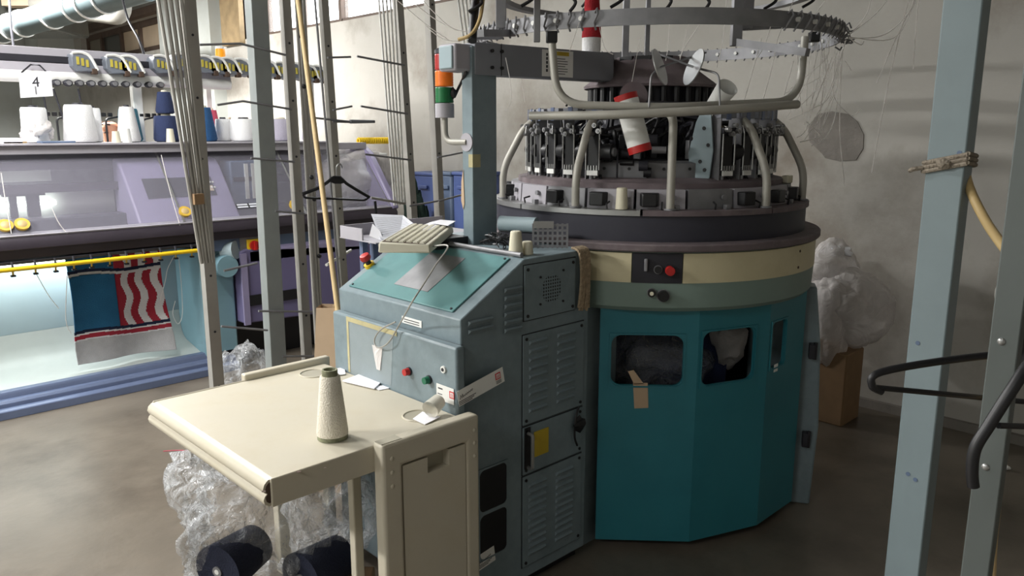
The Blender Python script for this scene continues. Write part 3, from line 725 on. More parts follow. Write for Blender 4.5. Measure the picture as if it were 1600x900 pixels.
# safety doors: three flat facets with rounded windows
D = [AZ(930, 848, .02), AZ(1076, 852, .02), AZ(1182, 826, .02), AZ(1236, 788, .02)]
zt = .935
dw = [((955,1067),(524,602)), ((1088,1178),(516,598)), ((1190,1226),(505,574))]
door = None
for k in range(3):
    a, b = vv((D[k].x, D[k].y, .035)), vv((D[k+1].x, D[k+1].y, .035)); u = b-a; W_ = u.length; u.normalize(); nn = u.cross(UP)
    def uv(px, py):
        r_ = Vector(ray(px, py)); o = Vector((CX, CY, EYE)); t = (a-o).dot(nn)/r_.dot(nn); q = o+r_*t-a; return q.dot(u), q.z
    (x0, x1), (y0, y1) = dw[k]; ua, _ = uv(x0, (y0+y1)/2); ub, _ = uv(x1, (y0+y1)/2); _, v1 = uv((x0+x1)/2, y0); _, v0 = uv((x0+x1)/2, y1)
    hole = (max(.02, ua), min(W_-.015, ub), v0, v1)
    o = MB().holed(a, u, UP, -.012, W_, zt-.035, hole, .035 if k < 2 else .02).build('door_panel', 'teal_door', cm)
    MB().holed(a+u*(hole[0]-.008)+UP*(hole[2]-.008)+nn*.0005, u, UP, .004, hole[1]-hole[0]+.016, hole[3]-hole[2]+.016, (.006, hole[1]-hole[0]+.010, .006, hole[3]-hole[2]+.010), .03 if k < 2 else .018).build('window_rim', 'teal_door', o)
    if k == 0:
        def on(px, py): x_, z_ = uv(px, py); return a+u*x_+UP*z_+nn*.002
        MB().sheet(on(989,598), on(1012,598), on(1013,637), on(991,638), .001).build('tape_tag', 'kraft', o, label='strip of brown masking tape')
        MB().sheet(on(981,580), on(990,578), on(1006,600), on(991,601), .001).build('tape_tag', 'kraft', o)
    if k == 2:
        p = a+u*(hole[0]+.03)+UP*(hole[2]-.02)+nn*.002
        MB().sheet(p, p+u*.03, p+u*.03+UP*.03, p+UP*.03, .001).build('white_tag', 'label_white', o)
a_ = pol(ang(1003,.6,.9), .585, .87); b_ = pol(ang(1052,.6,.9), .585, .87)
MB().obox((a_+b_)/2, (b_-a_)/2, rad(-5)*.03, UP*.03).build('latch_block', 'black_plastic', cm, bevel=.006)
# ring frame: green band, cream panels, dark control plate, flange
MB().lathe([(.52,.935),(.664,.935),(.678,.95),(.682,1.03),(.682,1.04),(.52,1.04)], MC, 96, closed_prof=True).build('lower_band', 'green_band', cm, smooth=30)
MB().lathe([(.50,1.03),(.674,1.03),(.674,1.155),(.50,1.155)], MC, 96, closed_prof=True).build('ring_core', 'green_band', cm, smooth=30)
aL, aC0, aC1, aR = -52, ang(988, .684, 1.09), ang(1066, .684, 1.09), 150
seg = [(.672,1.038),(.684,1.038),(.684,1.142),(.672,1.142)]
arc(seg, aL, aC0-.3).build('cream_panel', 'cream', cm, smooth=30)
arc(seg, aC1+.3, aR).build('cream_panel', 'cream', cm, smooth=30)
arc(seg, aR+.6, 290).build('cream_panel', 'cream', cm, smooth=30)
cpn = arc(seg, aC0, aC1).build('control_plate', 'dark_metal', cm, smooth=30, label='dark plate with push buttons')
def button(px, z, r_, h, m, nm, par=cpn, R0=.684):
    a = ang(px, R0, z); p = pol(a, R0, z); d = rad(a)
    MB().cyl(p, p+d*.006, r_*1.15, n=20).build('button_collar', 'dull_steel' if m != 'red' else 'dark_metal', par)
    return MB().cyl(p+d*.006, p+d*h, r_, r_*.94, 20).build(nm, m, par)
button(1046, 1.085, .0165, .026, 'red', 'stop_button'); button(1028, 1.087, .013, .014, 'black_plastic', 'start_button')
p = pol(ang(1010,.684,1.11), .684, 1.115); MB().obox(p+rad(-5)*.008-UP*.012, tan_(-5)*.006, rad(-5)*.008, UP*.022).build('key_lever', 'dull_steel', cpn, bevel=.003)
button(1018, 1.005, .014, .02, 'black_plastic', 'selector_knob', cm, .681); p = pol(ang(1018,.68,1.005), .702, 1.005); MB().cyl(p, p+rad(-6)*.002, .007).build('knob_cap', 'cup_cream', cm)
button(1036, .995, .02, .022, 'black_plastic', 'selector_knob', cm, .680)
for px, z in ((1250,1.12),(1247,1.06)):
    a = ang(px,.684,z); p = pol(a,.684,z); MB().cyl(p, p+rad(a)*.002, .005, n=8).build('screw', 'rust_brown', cm)
MB().lathe([(.45,1.148),(.695,1.148),(.699,1.153),(.699,1.170),(.695,1.175),(.45,1.175)], MC, 96, closed_prof=True).build('flange', 'dusty_brown', cm, smooth=30)
MB().lathe([(.45,1.17),(.638,1.17),(.638,1.268),(.45,1.268)], MC, 96, closed_prof=True).build('drum', 'drum_dark', cm, smooth=30)
for k in range(8):
    a = -91+k*45; b = a+44.2
    arc([(.40,1.266),(.648,1.266),(.648,1.284),(.40,1.284)], a, b, 14).build('rim_plate', 'steel' if k in (0, 1, 7) else 'dusty_brown', cm, smooth=30)
# cam segments and black solenoid boxes round the deck
for k in range(20):
    a = -94+k*18
    arc([(.53,1.283),(.58,1.283),(.575,1.352),(.53,1.352)], a+.5, a+17.5, 4).build('cam_segment', 'machine_grey' if k % 3 else 'dull_steel', cm, smooth=30)
    p = pol(a+5, .585, 1.318)
    MB().add([p+tan_(a+5)*x+rad(a+5)*y+UP*z for z in (-.024, .024) for x, y in ((-.034,-.012),(.034,-.012),(.026,.022),(-.026,.022))],
             [(0,3,2,1),(4,5,6,7),(0,1,5,4),(1,2,6,5),(2,3,7,6),(3,0,4,7)]).build('solenoid_box', 'black_plastic', cm, bevel=.004) if k % 4 != 2 else None
    p = pol(a+13.5, .581, 1.325); MB().cyl(p, p+rad(a+13)*.01, .009, n=10).build('cam_bolt', 'dull_steel', cm)
    p = pol(a+9, .61, 1.285); MB().tube([p, p+UP*.018+rad(a)*.004, p+UP*.024-rad(a)*.02], .0035, 6).build('plug_lead', 'black_plastic', cm)
    p = pol(a+14, .60, 1.292); MB().obox(p, tan_(a+14)*.010, rad(a+14)*.010, UP*.009).build('clamp', 'dull_steel', cm, bevel=.002)
MB().lathe([(.30,1.35),(.545,1.35),(.545,1.372),(.48,1.385),(.30,1.385)], MC, 72, closed_prof=True).build('cam_ring', 'dusty_brown', cm, smooth=30)
for k in range(12):
    arc([(.36,1.385),(.428,1.385),(.428,1.438),(.40,1.446),(.36,1.446)], k*30+.4, k*30+29.6, 7).build('dial_segment', 'dull_steel', cm, smooth=30)
    for d in (8, 21):
        p = pol(k*30+d, .428, 1.418); MB().cyl(p, p+rad(k*30+d)*.003, .006, n=8).build('dial_bolt', 'black_plastic', cm)
MB().lathe([(0,1.40),(.34,1.40),(.34,1.45),(.22,1.47),(.20,1.60),(.26,1.63),(.26,1.66),(.225,1.66),(.225,1.73),(0,1.73)], MC, 40).build('hub_body', 'dark_metal', cm, smooth=30)
rnd = random.Random(3)
for k in range(44):
    a = rnd.uniform(-80, 90); p = pol(a, rnd.uniform(.24, .34), 1.45)
    q = [p, p+UP*rnd.uniform(.03, .1)+rad(a)*rnd.uniform(0, .05), pol(a+rnd.uniform(-16, 16), rnd.uniform(.26, .38), rnd.uniform(1.5, 1.62)), pol(a+rnd.uniform(-22, 22), .24, rnd.uniform(1.53, 1.64))]
    MB().tube(bez(q, 5), rnd.choice((.004, .006, .009)), 6).build('cable', rnd.choice(('black_plastic', 'black_plastic', 'dark_metal', 'dark_metal', 'hose')) if k % 9 else 'dull_steel', cm)
for k in range(18):
    a = -86+k*10; p = pol(a, .30+.04*(k % 3), 1.452); hh = .05+.05*((k*7) % 5)/5
    MB().obox(p+UP*hh/2, tan_(a)*.014, rad(a)*.014, UP*hh/2).build('valve_block', ('dark_metal', 'black_plastic', 'dull_steel')[k % 3], cm, bevel=.003)
for k in range(30):
    a = k*12; MB().cyl(pol(a, .245, 1.655), pol(a, .245, 1.725), .013, n=8).build('spindle', 'black_plastic', cm)
MB().lathe([(.19,1.655),(.262,1.655),(.262,1.668),(.19,1.668)], MC, 40, closed_prof=True).build('spindle_ring', 'dark_metal', cm)
cap_ = MB().lathe([(.0,1.725),(.272,1.725),(.275,1.735),(.255,1.75),(.20,1.79),(.155,1.835),(.145,1.848),(0,1.852)], MC, 56).build('hub_cap', 'dusty_brown', cm, smooth=30)
for a in (-40, -12, 20):
    p = pol(a, .150, 1.838); MB().obox(p, tan_(a)*.032, rad(a)*.006, UP*.009).build('cap_slot', 'black_plastic', cap_)
# column, beam and junction box
CS, CT0 = -.05, .35
cl = MB().box(CS, CS+.115, CT0-.0, CT0+.055, 1.12, 1.84).build('column', 'blue_paint', cm, bevel=.003)
MB().box(CS-.002, CS+.035, CT0-.0015, CT0+.02, 1.43, 1.475).build('tape_patch', 'faded_tape', cl, label='torn strip of old tape')
MB().prism([(CT0+.052,1.28),(CT0+.062,1.31),(CT0+.06,1.38),(CT0+.05,1.42),(CT0+.045,1.30)], 'x', CS-.0025, CS-.001).build('paper_tag', 'kraft', cl)
for y_ in (.012, .038): MB().cyl((CS, CT0+y_, 1.50), (CS-.003, CT0+y_, 1.50), .005, n=8).build('screw', 'black_plastic', cl)
bd = Vector((MX-CS-.05, MY-CT0-.02, 0)).normalized(); bn = Vector((-bd.y, bd.x, 0))
b0 = Vector((CS+.115, CT0+.02, 1.799)); b1 = b0+bd*.56
MB().bar(b0-bd*.10, b1, .07, .108).build('beam', 'grey_arm', cm, bevel=.004)
pw = [b1+bn*.034, b1-bn*.034, pol(-52, .19, 0), pol(-128, .19, 0)]
MB().add([(p.x, p.y, z) for z in (1.748, 1.85) for p in pw], [(0,3,2,1),(4,5,6,7),(0,1,5,4),(1,2,6,5),(2,3,7,6),(3,0,4,7)]).build('beam_head', 'drum_dark', cm, bevel=.004)
for k in (-.028, .028):
    for x in (.0, .042):
        p = b0+bd*(-.04+x+.01)-bn*.036+UP*k; MB().cyl(p, p-bn*.008, .006, n=8).build('bolt', 'black_plastic', cm)
p = b0+bd*.012-bn*.0355; MB().obox(p, bd*.001, bn*.001, UP*.054).build('beam_seam', 'black_plastic', cm)
jb = MB().obox(Vector((CS-.02, CT0+.055, 1.80)), (.045,0,0), (0,.045,0), (0,0,.045)).build('junction_box', 'machine_grey', cm, bevel=.008)
MB().obox(Vector((CS-.068, CT0+.055, 1.80)), (.004,0,0), (0,.035,0), (0,0,.038)).build('box_lid', 'sky_panel', jb, bevel=.004)
# warning notice on the beam
p0 = b0+bd*.27-bn*.0362
nt_ = MB().obox(p0+UP*.0, bd*.075, bn*.0006, UP*.047).build('notice', 'label_white', cm, label='notice sheet with yellow header')
MB().obox(p0+UP*.036+bd*.01-bn*.0008, bd*.044, bn*.0004, UP*.007).build('notice_header', 'tag_yellow', nt_)
for k in range(7): MB().obox(p0+UP*(.018-k*.009)+bd*.008-bn*.0008, bd*(.04 if k % 3 else .028), bn*.0003, UP*.0012).build('print_line', 'ink', nt_)
for k in range(5): MB().obox(p0+UP*(.03-k*.014)-bd*.052-bn*.0008, bd*.004, bn*.0003, UP*.005).build('print_line', 'ink', nt_)
# signal tower
st = AX(694, 120, CS-.01); sx_, sy_ = st.x, st.y
tw = MB().lathe([(0,0),(.034,0),(.034,.048),(.031,.05),(0,.05)], (sx_, sy_, AX(694,184,sx_).z), 24).build('signal_base', 'machine_grey', cm)
zb = AX(694,184,sx_).z+.05; zh = [.056, .062, .06]
for m_, nm in (('lens_green', 'green_lens'), ('amber', 'amber_lens'), ('lens_red', 'red_lens')):
    h = .0565; rr = .033
    MB().lathe([(0,0)]+[(rr if k % 2 else rr-.0015, .002+(h-.004)*k/12) for k in range(13)]+[(0,h)], (sx_, sy_, zb), 24).build(nm, m_, cm); zb += h
MB().lathe([(0,0),(.033,0),(.033,.012),(.025,.018),(0,.019)], (sx_, sy_, zb), 24).build('signal_cap', 'dark_metal', cm)
z0 = AX(694,184,sx_).z
MB().tube(fillet([(sx_, sy_, z0), (sx_, sy_, z0-.085), (CS, CT0+.03, z0-.085)], .05), .011, 10).build('signal_bracket', 'tube_paint', cm)
MB().cyl((CS-.004, CT0+.03, z0-.085), (CS, CT0+.03, z0-.085), .032, n=20).build('bracket_flange', 'machine_grey', cm)
MB().tube(bez([(sx_+.02, sy_-.03, z0+.07), (sx_+.03, sy_-.04, z0+.10), (CS-.01, CT0+.02, z0+.15), (CS-.004, CT0+.04, 1.76)]), .005, 6).build('signal_cable', 'black_plastic', cm)
crumple('cable_clip', 'black_plastic', (sx_+.012, sy_-.034, z0+.085), (.012,.012,.02), .3, 2, parent=cm)
# cable loom rising from the beam
MB().tube([AD(738, 64, 2.55), AD(740, 30, 2.6), AD(748, -40, 2.7)], .014, 10).build('cable_loom', 'black_plastic', cm)
MB().tube(bez([AD(716, 62, 2.56), AD(738, 52, 2.55), AD(752, 20, 2.6), AD(757, -40, 2.7)]), .006, 8).build('cable', 'hose', cm)
# creel ring with yarn guides
CZ, CR = 1.916, .715
MB().lathe([(CR-.003,CZ-.026),(CR+.003,CZ-.026),(CR+.003,CZ+.026),(CR-.003,CZ+.026)], MC, 96, closed_prof=True).build('creel_ring', 'dull_steel', cm, smooth=30)
gd = None
for k in range(96):
    a = -180+k*3.75
    if -14 < a < 34 : continue
    if 76 < a < 100:
        for j in range(4):
            q = pol(a+rnd.uniform(-2,2), CR+rnd.uniform(-.01,.03), CZ+rnd.uniform(-.03,.035)); MB().tube([q, q+rad(a)*.02+UP*rnd.uniform(-.02,.02), q+rad(a)*.03+tan_(a)*.015], .0035, 5).build('yarn_guide', 'dull_steel', cm)
        continue
    p = pol(a, CR, CZ)
    MB().tube([p+rad(a)*.004+UP*.018, p+rad(a)*.012+UP*.030+tan_(a)*.01, p+rad(a)*.016+UP*.012+tan_(a)*.014, p+rad(a)*.010-UP*.012, p-rad(a)*.008-UP*.034], .0038, 5).build('yarn_guide', 'dull_steel', cm)
    if k % 2: MB().cyl(p-rad(a)*.012+UP*.002, p+rad(a)*.014+UP*.002, .008, n=8).build('guide_eye', 'label_white', cm)
# creel posts and their L brackets
def post(px, d, w_, z0, z1, m='dull_steel'):
    p = AD(px, 40, d); return MB().obox((p.x, p.y, (z0+z1)/2), RIGHT*w_/2, FWD*w_/2, UP*(z1-z0)/2).build('creel_post', m, cm, bevel=.002)
def zpx(px, py, d): return AD(px, py, d).z
post(783, 2.95, .038, zpx(783,45,2.95), 2.35); post(839, 2.75, .022, zpx(839,66,2.75), 2.35)
post(1012, 4.0, .022, zpx(1012,90,4.0), 2.5); post(1151, 2.95, .036, zpx(1151,72,2.95), 2.35); post(1166, 3.05, .04, zpx(1166,46,3.05), 2.35)
post(978, 3.9, .03, 1.9, 2.5)
MB().bar(AD(735, 56, 2.9), AD(783, 56, 2.95), .03, .024).build('creel_bracket', 'dull_steel', cm); MB().bar(AD(750, 52, 2.75), AD(800, 52, 2.95), .03, .024).build('creel_bracket', 'dull_steel', cm)
MB().bar(AD(1150, 66, 2.95), AD(1262, 82, 2.75), .03, .026).build('creel_bracket', 'dull_steel', cm); MB().bar(AD(1165, 42, 3.05), AD(1265, 37, 3.25), .03, .026).build('creel_bracket', 'dull_steel', cm)
for px, d in ((862, 2.62), (1272, 2.95)):
    p = AD(px, 58, d); MB().obox(p, RIGHT*.018, FWD*.016, UP*.018).build('rail_clamp', 'black_plastic', cm, bevel=.004)
# red feeder heads hanging above the ring
for px, py, d in ((738,-2,2.6),(820,-10,2.7),(885,-2,2.7),(960,-8,2.75),(1035,-4,2.8),(1095,-2,2.85),(1200,-4,3.0),(1260,-6,3.1),(905,-4,3.6)):
    p = AD(px, py, d)
    fh = MB().cyl(p, p+UP*.03, .022, .012, 14).build('feeder_head', 'red_yarn', cm)
    MB().tube(bez([p+UP*.02, p+RIGHT*.03-UP*.01, p-UP*.04+RIGHT*.012*(1 if px % 2 else -1)]), .006, 6).build('feeder_arm', 'black_plastic', cm)
    MB().cyl(p+UP*.03, p+UP*.16, .008, n=8).build('feeder_stem', 'dark_metal', cm)
MB().lathe([(.60,2.08),(.64,2.08),(.64,2.10),(.60,2.10)], MC, 72, closed_prof=True).build('upper_ring', 'dull_steel', cm, smooth=30)
# guard tubes
GR = .620
for k in range(9):
    a = ([ang(px_, GR, 1.285) for px_ in (786, 899, 1047, 1196)]+[80, 122, 160, 200, 240])[k]; tz = 1.285
    top = 1.615
    pts = [pol(a, GR, tz), pol(a, GR, tz+.12), pol(a, GR-.085, top-.05 if k != 2 else top-.02), pol(a, GR-.15, top)]
    if k == 2: pts = [pol(a, GR, tz), pol(a, GR-.005, top), pol(a-6, GR-.08, top+.01)]
    MB().tube(fillet(pts, .06), .0145, 12).build('guard_leg', 'tube_paint', cm)
    p = pol(a, GR, tz); MB().cyl(p, p+UP*.006, .022, n=16).build('leg_flange', 'dull_steel', cm)
r0 = [AD(829,181,2.78), AD(930,180,2.66), AD(1040,176,2.62), AD(1150,170,2.66), AD(1246,163,2.78)]
MB().tube(bez(r0, 6), .0145, 12).build('guard_rail', 'tube_paint', cm)
ra = [AD(862,62,2.70), AD(868,110,2.70), AD(884,166,2.70), AD(1040,166,2.64), AD(1238,156,2.84), AD(1256,120,2.86), AD(1258,60,2.88)]
MB().tube(fillet([AD(862,60,2.72), AD(870,163,2.70), AD(1040,168,2.65), AD(1248,158,2.84), AD(1258,58,2.88)], .11, 8), .0135, 12).build('guard_hoop', 'tube_paint', cm)
for px in (885, 1218): 
    p = AD(px, 165, 2.66 if px < 1000 else 2.80); MB().cyl(p-FWD*.016, p+FWD*.0, .004, n=8).build('rail_hole', 'black_plastic', cm)
# yarn feeder units standing round the deck
def feeder_proto():
    o = MB().box(-.012, 0, -.024, .024, .0, .17).build('feeder_unit', 'dark_metal', cm, bevel=.003)
    return o
def fd(mb_, name, m, par, **k):
    o = mb_.build(name, m, None, (0,0,0), **k); o.parent = par; return o
proto = MB().box(-.012, .004, -.022, .022, .03, .17).build('feeder_unit', 'black_plastic', None, (0,0,0), bevel=.003)
for s_ in (-1, 1):
    fd(MB().cyl((.008, .027*s_, .02), (.008, .027*s_, .15), .0028, n=6), 'guide_rod', 'steel', proto)
fd(MB().box(-.02, .012, -.030, .030, .15, .172), 'head_block', 'dark_metal', proto, bevel=.003)
for x, z in ((-.018, .165), (.014, .180), (.0, .150), (.03, .160)):
    fd(MB().cyl((.012, x, z), (.030, x, z), .009, n=12), 'roller', 'steel', proto)
    fd(MB().cyl((.030, x, z), (.033, x, z), .005, n=8), 'roller_cap', 'dull_steel', proto)
fd(MB().box(.004, .010, -.022, .022, .0, .018), 'number_tag', 'label_white', proto)
for k in range(4): fd(MB().box(.004, .010, -.019+k*.0115, -.0145+k*.0115, .016, .036), 'finger', 'steel', proto)
fd(MB().cyl((-.02, .03, .085), (-.02, .07, .085), .030, n=18), 'drive_wheel', 'black_plastic', proto)
fd(MB().cyl((-.02, .066, .085), (-.02, .078, .085), .016, n=14), 'wheel_hub', 'dull_steel', proto)
fd(MB().prism([(-.05,-.03),(.0,-.03),(.0,.24),(-.03,.25),(-.06,.20),(-.07,.08)], 'y', -.034, -.030), 'side_plate', 'dull_steel', proto)
fd(MB().box(-.03, .0, -.036, .036, .205, .245), 'top_bracket', 'grey_arm', proto, bevel=.002)
fd(MB().box(-.002, .002, -.010, .010, .200, .248), 'bracket_stripe', 'blue_rail', proto)
fd(MB().tube(bez([(-.02,.02,.0),(.0,.03,-.03),(.02,.02,-.05)]), .006, 6), 'yarn_arm', 'black_plastic', proto)
fd(MB().cyl((-.01,-.012,-.09), (-.01,-.012,0), .008, n=8), 'foot_rod', 'dull_steel', proto)
fd(MB().tube([(.01,.03,.17),(.03,.04,.18),(.035,.045,.15)], .002, 5), 'wire_eye', 'steel', proto)
ai = [-116, -102, -90, -79, -68, -57, -46, -35, -23, 34, 45, 56, 67, 78, 90, 104, 118, 134, 150, 166, 182, 198, 214, 230]
for i, a in enumerate(ai):
    o = proto if i == 0 else copy_tree(proto)
    o.parent = cm; p = pol(a, .505, 1.395); o.location = p-vv(MC); o.rotation_euler = (0, 0, R(A0+a))
    ORG[o.name] = p
# dense dark mechanics between the feeder units
for k in range(70):
    a = rnd.uniform(-110, 110)
    if -13 < a < 24 and k % 3: continue
    z = rnd.uniform(1.40, 1.56); p = pol(a, rnd.uniform(.40, .50), z)
    if k % 3 == 0: MB().cyl(p, p+tan_(a)*rnd.uniform(.02, .06), rnd.uniform(.008, .02), n=12).build('mechanism', rnd.choice(('black_plastic', 'dark_metal', 'dull_steel')), cm)
    elif k % 3 == 1: MB().obox(p, tan_(a)*rnd.uniform(.006, .02), rad(a)*.01, UP*rnd.uniform(.01, .04)).build('mechanism', rnd.choice(('black_plastic', 'dark_metal', 'dark_metal', 'machine_grey')), cm, bevel=.002)
    else: MB().cyl((p.x, p.y, 1.385), p+UP*.02, .004, n=6).build('mechanism_rod', rnd.choice(('steel', 'dark_metal')), cm)
# frame plate joining the machine to the control cabinet
MB().box(.185, .40, .05, .62, 0, .93).build('frame_plate', 'blue_paint', cm)
# accents beside some feeders: red hubs, red caps
for px, z in ((897, 1.475), (952, 1.475)):
    a = ang(px, .46, z); p = pol(a, .46, z); t = tan_(a)
    MB().cyl(p-t*.022, p-t*.008, .022, n=16).build('feed_wheel', 'red', cm); MB().cyl(p-t*.008, p+t*.012, .02, n=16).build('wheel_rim', 'dull_steel', cm)
# tall grey mounting plates on the right half
for a, w_ in ((26, .05), (50, .045), (72, .05)):
    b_ = pol(a, .44, 1.385); u = (tan_(a)*.5+rad(a)*.87).normalized(); n_ = u.cross(UP)
    sh_ = [(0,0),(w_*1.6,0),(w_*1.8,.10),(w_*1.5,.23),(w_*.8,.25),(w_*.3,.20),(-.01,.09)]
    vs = [b_+u*(x-.04)+UP*z+n_*h for h in (0, .006) for x, z in sh_]; n = len(sh_)
    mp = MB().add(vs, [tuple(range(n-1,-1,-1)), tuple(range(n,2*n))]+[(k, (k+1) % n, n+(k+1) % n, n+k) for k in range(n)]).build('mounting_plate', 'sky_panel' if a < 40 else 'dull_steel', cm)
    for x, z in ((.02,.06),(.05,.12),(.03,.18),(.04,.03)):
        q = b_+u*(x-.02)+UP*z-n_*.001; MB().cyl(q, q+n_*.009, .007, n=10).build('plate_hole', 'black_plastic', mp)
# mirror discs on crossed wires above the guard hoop
for (x0,y0,x1,y1,dx,dy,tilt) in ((1014,168,1103,82,1031,105,-28),(1125,165,1018,80,1084,105,30)):
    b_ = AD(x0, y0, 2.65); q = AD(dx, dy, 2.72); e_ = AD(x1, y1, 2.80)
    MB().tube(fillet([b_, b_.lerp(q, .1)+UP*.09, q, e_], .02), .0038, 6).build('disc_wire', 'dull_steel', cm)
    nrm_ = (RIGHT*(.85 if tilt < 0 else -.85)+UP*.32-FWD*(.42 if tilt < 0 else .16)).normalized()
    MB().cyl(q-nrm_*.002, q+nrm_*.002, .063, n=32).build('tension_disc', 'steel', cm)
p = AD(990, 150, 2.85); MB().cyl(p, p+FWD*.004, .05, n=28).build('tension_disc', 'dusty_brown', cm)

# ------------------------------------------------------------------ loose things on the round machine
p0 = b0+bd*.47; p0.z = 1.853
yc = thing('red_yarn_cone', 'red yarn cone with white lower half standing on the machine beam', 'yarn cone', p0)
MB().lathe([(0,0),(.034,0),(.036,.006),(.036,.054),(0,.054)], p0, 28).build('white_tube', 'white_yarn', yc)
MB().lathe([(.0,.054),(.0365,.054),(.0375,.06),(.026,.22),(.018,.225),(0,.225)], p0, 28).build('red_yarn', 'red_yarn', yc)
a_, b_ = AD(977, 148, 2.80), AD(1001, 238, 2.78)
sv = thing('yarn_sleeve', 'tilted white paper yarn tube with red ends leaning on the feeder ring', 'yarn tube', b_)
dv = (a_-b_); MB().cyl(b_+dv*.12, b_+dv*.9, .041, .041, 28).build('white_sleeve', 'label_white', sv)
MB().cyl(b_, b_+dv*.12, .0412, n=28).build('red_end', 'red', sv); MB().cyl(b_+dv*.9, a_, .0412, n=28).build('red_end', 'red', sv)
p = pol(ang(972,.60,1.285), .612, 1.286)
MB().lathe([(0,0),(.022,0),(.0185,.073),(.014,.075),(0,.075)], (0,0,0), 20).build('plastic_cone', 'cup_cream', label='cream plastic cone core standing on the round deck', category='cone core', group='cream cone cores').location = p
p = pol(ang(1241,.57,1.285), .56, 1.353)
MB().box(-.022,.022,-.014,.014,0,.03).build('cream_block', 'cup_cream', bevel=.004, label='small cream block on the right rim of the round deck', category='block').location = p
a_, b_ = AD(1112, 170, 2.9), AD(1137, 136, 2.82)
MB().cyl(a_, b_, .028, .038, 24, cap=False).build('paper_core', 'label_white', origin=a_, label='open white paper core sticking up behind the guard rail', category='paper core').modifiers.new('solid', 'SOLIDIFY').thickness = .003
# ------------------------------------------------------------------ flat knitting machine in the background
FX0, FX1, FYF = -2.3, 1.60, 3.12
fm = thing('flat_knitting_machine', 'long purple and grey flat knitting machine with a sloped clear cover', 'knitting machine', (-.3, 3.6, 0))
XS = .12                                              # where the knitting tray ends and the drive housing begins
def rail(prof, x0, x1, nm, m, bev=.003): return MB().prism(prof, 'x', x0, x1).build(nm, m, fm, bevel=bev)
rail([(3.12,0),(3.12,.045),(3.135,.055),(3.17,.055),(3.17,0)], FX0, .30, 'base_rail', 'blue_rail')
rail([(3.17,0),(3.17,.075),(3.185,.09),(3.225,.09),(3.225,0)], FX0, .30, 'base_rail', 'blue_rail')
rail([(3.225,0),(3.225,.105),(3.24,.125),(3.29,.125),(3.29,0)], FX0, .30, 'base_rail', 'blue_rail')
cv = [(3.285,.118)]+[(3.62-.13*math.cos(R(t))-.0+.13*0, .0) for t in ()]
ins = [(3.285,.10),(3.285,.118),(3.53,.165),(3.57,.185),(3.60,.22),(3.615,.27),(3.62,.34),(3.62,.36),(3.66,.36),(3.66,.10)]
rail(ins, FX0, XS, 'tray', 'tray_white')
MB().box(FX0, XS, 3.62, 3.66, .36, .90).build('rear_panel', 'sky_panel', fm)
for px, py in ((5, 562), (258, 522)): 
    p = AY(px, py, 3.62); MB().cyl(p, p-Vector((0,.006,0)), .02, n=18).build('panel_grommet', 'black_plastic', fm); MB().cyl(p, p-Vector((0,.008,0)), .009, n=12).build('grommet_hole', 'dull_steel', fm)
p = AZ(315, 532, .15); MB().prism([(p.x-.08, 3.46),(p.x+.08,3.44),(p.x+.1,3.56),(p.x-.02,3.58)], 'z', .16, .163).build('tray_scrap', 'pane_olive', fm)
# lamp tube hidden under the needle bed that lights the tray
MB().cyl((-1.5, 3.50, .80), (-.25, 3.50, .80), .013).build('tray_lamp', 'lamp_glow', fm)
MB().box(-1.55, -.2, 3.47, 3.53, .815, .835).build('lamp_holder', 'machine_grey', fm)
area('tray_lamp_light', (-.9, 3.5, .785), (-.9, 3.54, 0), 1.2, .05, 3.0, (.95, 1, .98))
# light blue drive housing and purple lower cabinet
MB().box(XS, .345, 3.22, 3.70, .10, .80).build('drive_housing', 'light_blue', fm, bevel=.012)
p = AY(352, 407, 3.2); MB().cyl((p.x-.02, 3.22, .70), (p.x-.02, 3.12, .70), .075, .07, 24).build('drive_motor', 'light_blue', fm); MB().cyl((p.x-.0, 3.21, .79), (p.x+.05, 3.14, .80), .06, n=18).build('motor_cap', 'sky_panel', fm)
MB().box(.31, .325, 3.205, 3.222, .66, .72).build('latch', 'yellow', fm)
lc = MB().prism([(.355,.30),(1.43,.26),(1.47,.30),(1.48,.66),(1.44,.72),(1.38,.735),(.40,.80),(.36,.78)], 'y', 3.14, 3.75).build('lower_cabinet', 'purple_deep', fm, bevel=.012, seg=3)
MB().box(.358, .40, 3.128, 3.145, .29, .77).build('door_edge', 'purple', lc)
a_, b_ = AY(390, 462, 3.135), AY(470, 470, 3.135)
MB().box(a_.x, b_.x, 3.13, 3.142, b_.z+.02, a_.z+.0).build('dark_slot', 'black_plastic', lc)
MB().prism([(3.14,.70),(3.14,.785),(3.17,.81),(3.5,.83),(3.5,.70)], 'x', .42, 1.36).build('cabinet_top', 'purple', lc, bevel=.01)
MB().box(.36, 1.5, 3.35, 3.9, 0, .28).build('plinth', 'black_plastic', fm)
MB().box(.2, .35, 3.22, 3.4, 0, .12).build('foot', 'black_plastic', fm)
# slate front plate with the red and yellow main switch
MB().box(.17, 1.5, 3.16, 3.30, .80, .90).build('front_plate', 'bin_slate', fm, bevel=.004)
p = AY(396, 383, 3.15)
sw = MB().box(p.x-.045, p.x+.045, 3.142, 3.162, p.z-.04, p.z+.04).build('main_switch', 'yellow', fm, bevel=.004, label='yellow plate with red rotary switch')
MB().cyl((p.x, 3.142, p.z), (p.x, 3.125, p.z), .032, n=18).build('switch_knob', 'red', sw); MB().box(p.x-.007, p.x+.007, 3.112, 3.126, p.z-.028, p.z+.028).build('switch_grip', 'red', sw)
MB().box(p.x-.09, p.x+.09, 3.155, 3.163, p.z-.075, p.z+.06).build('switch_plate', 'dull_steel', fm)
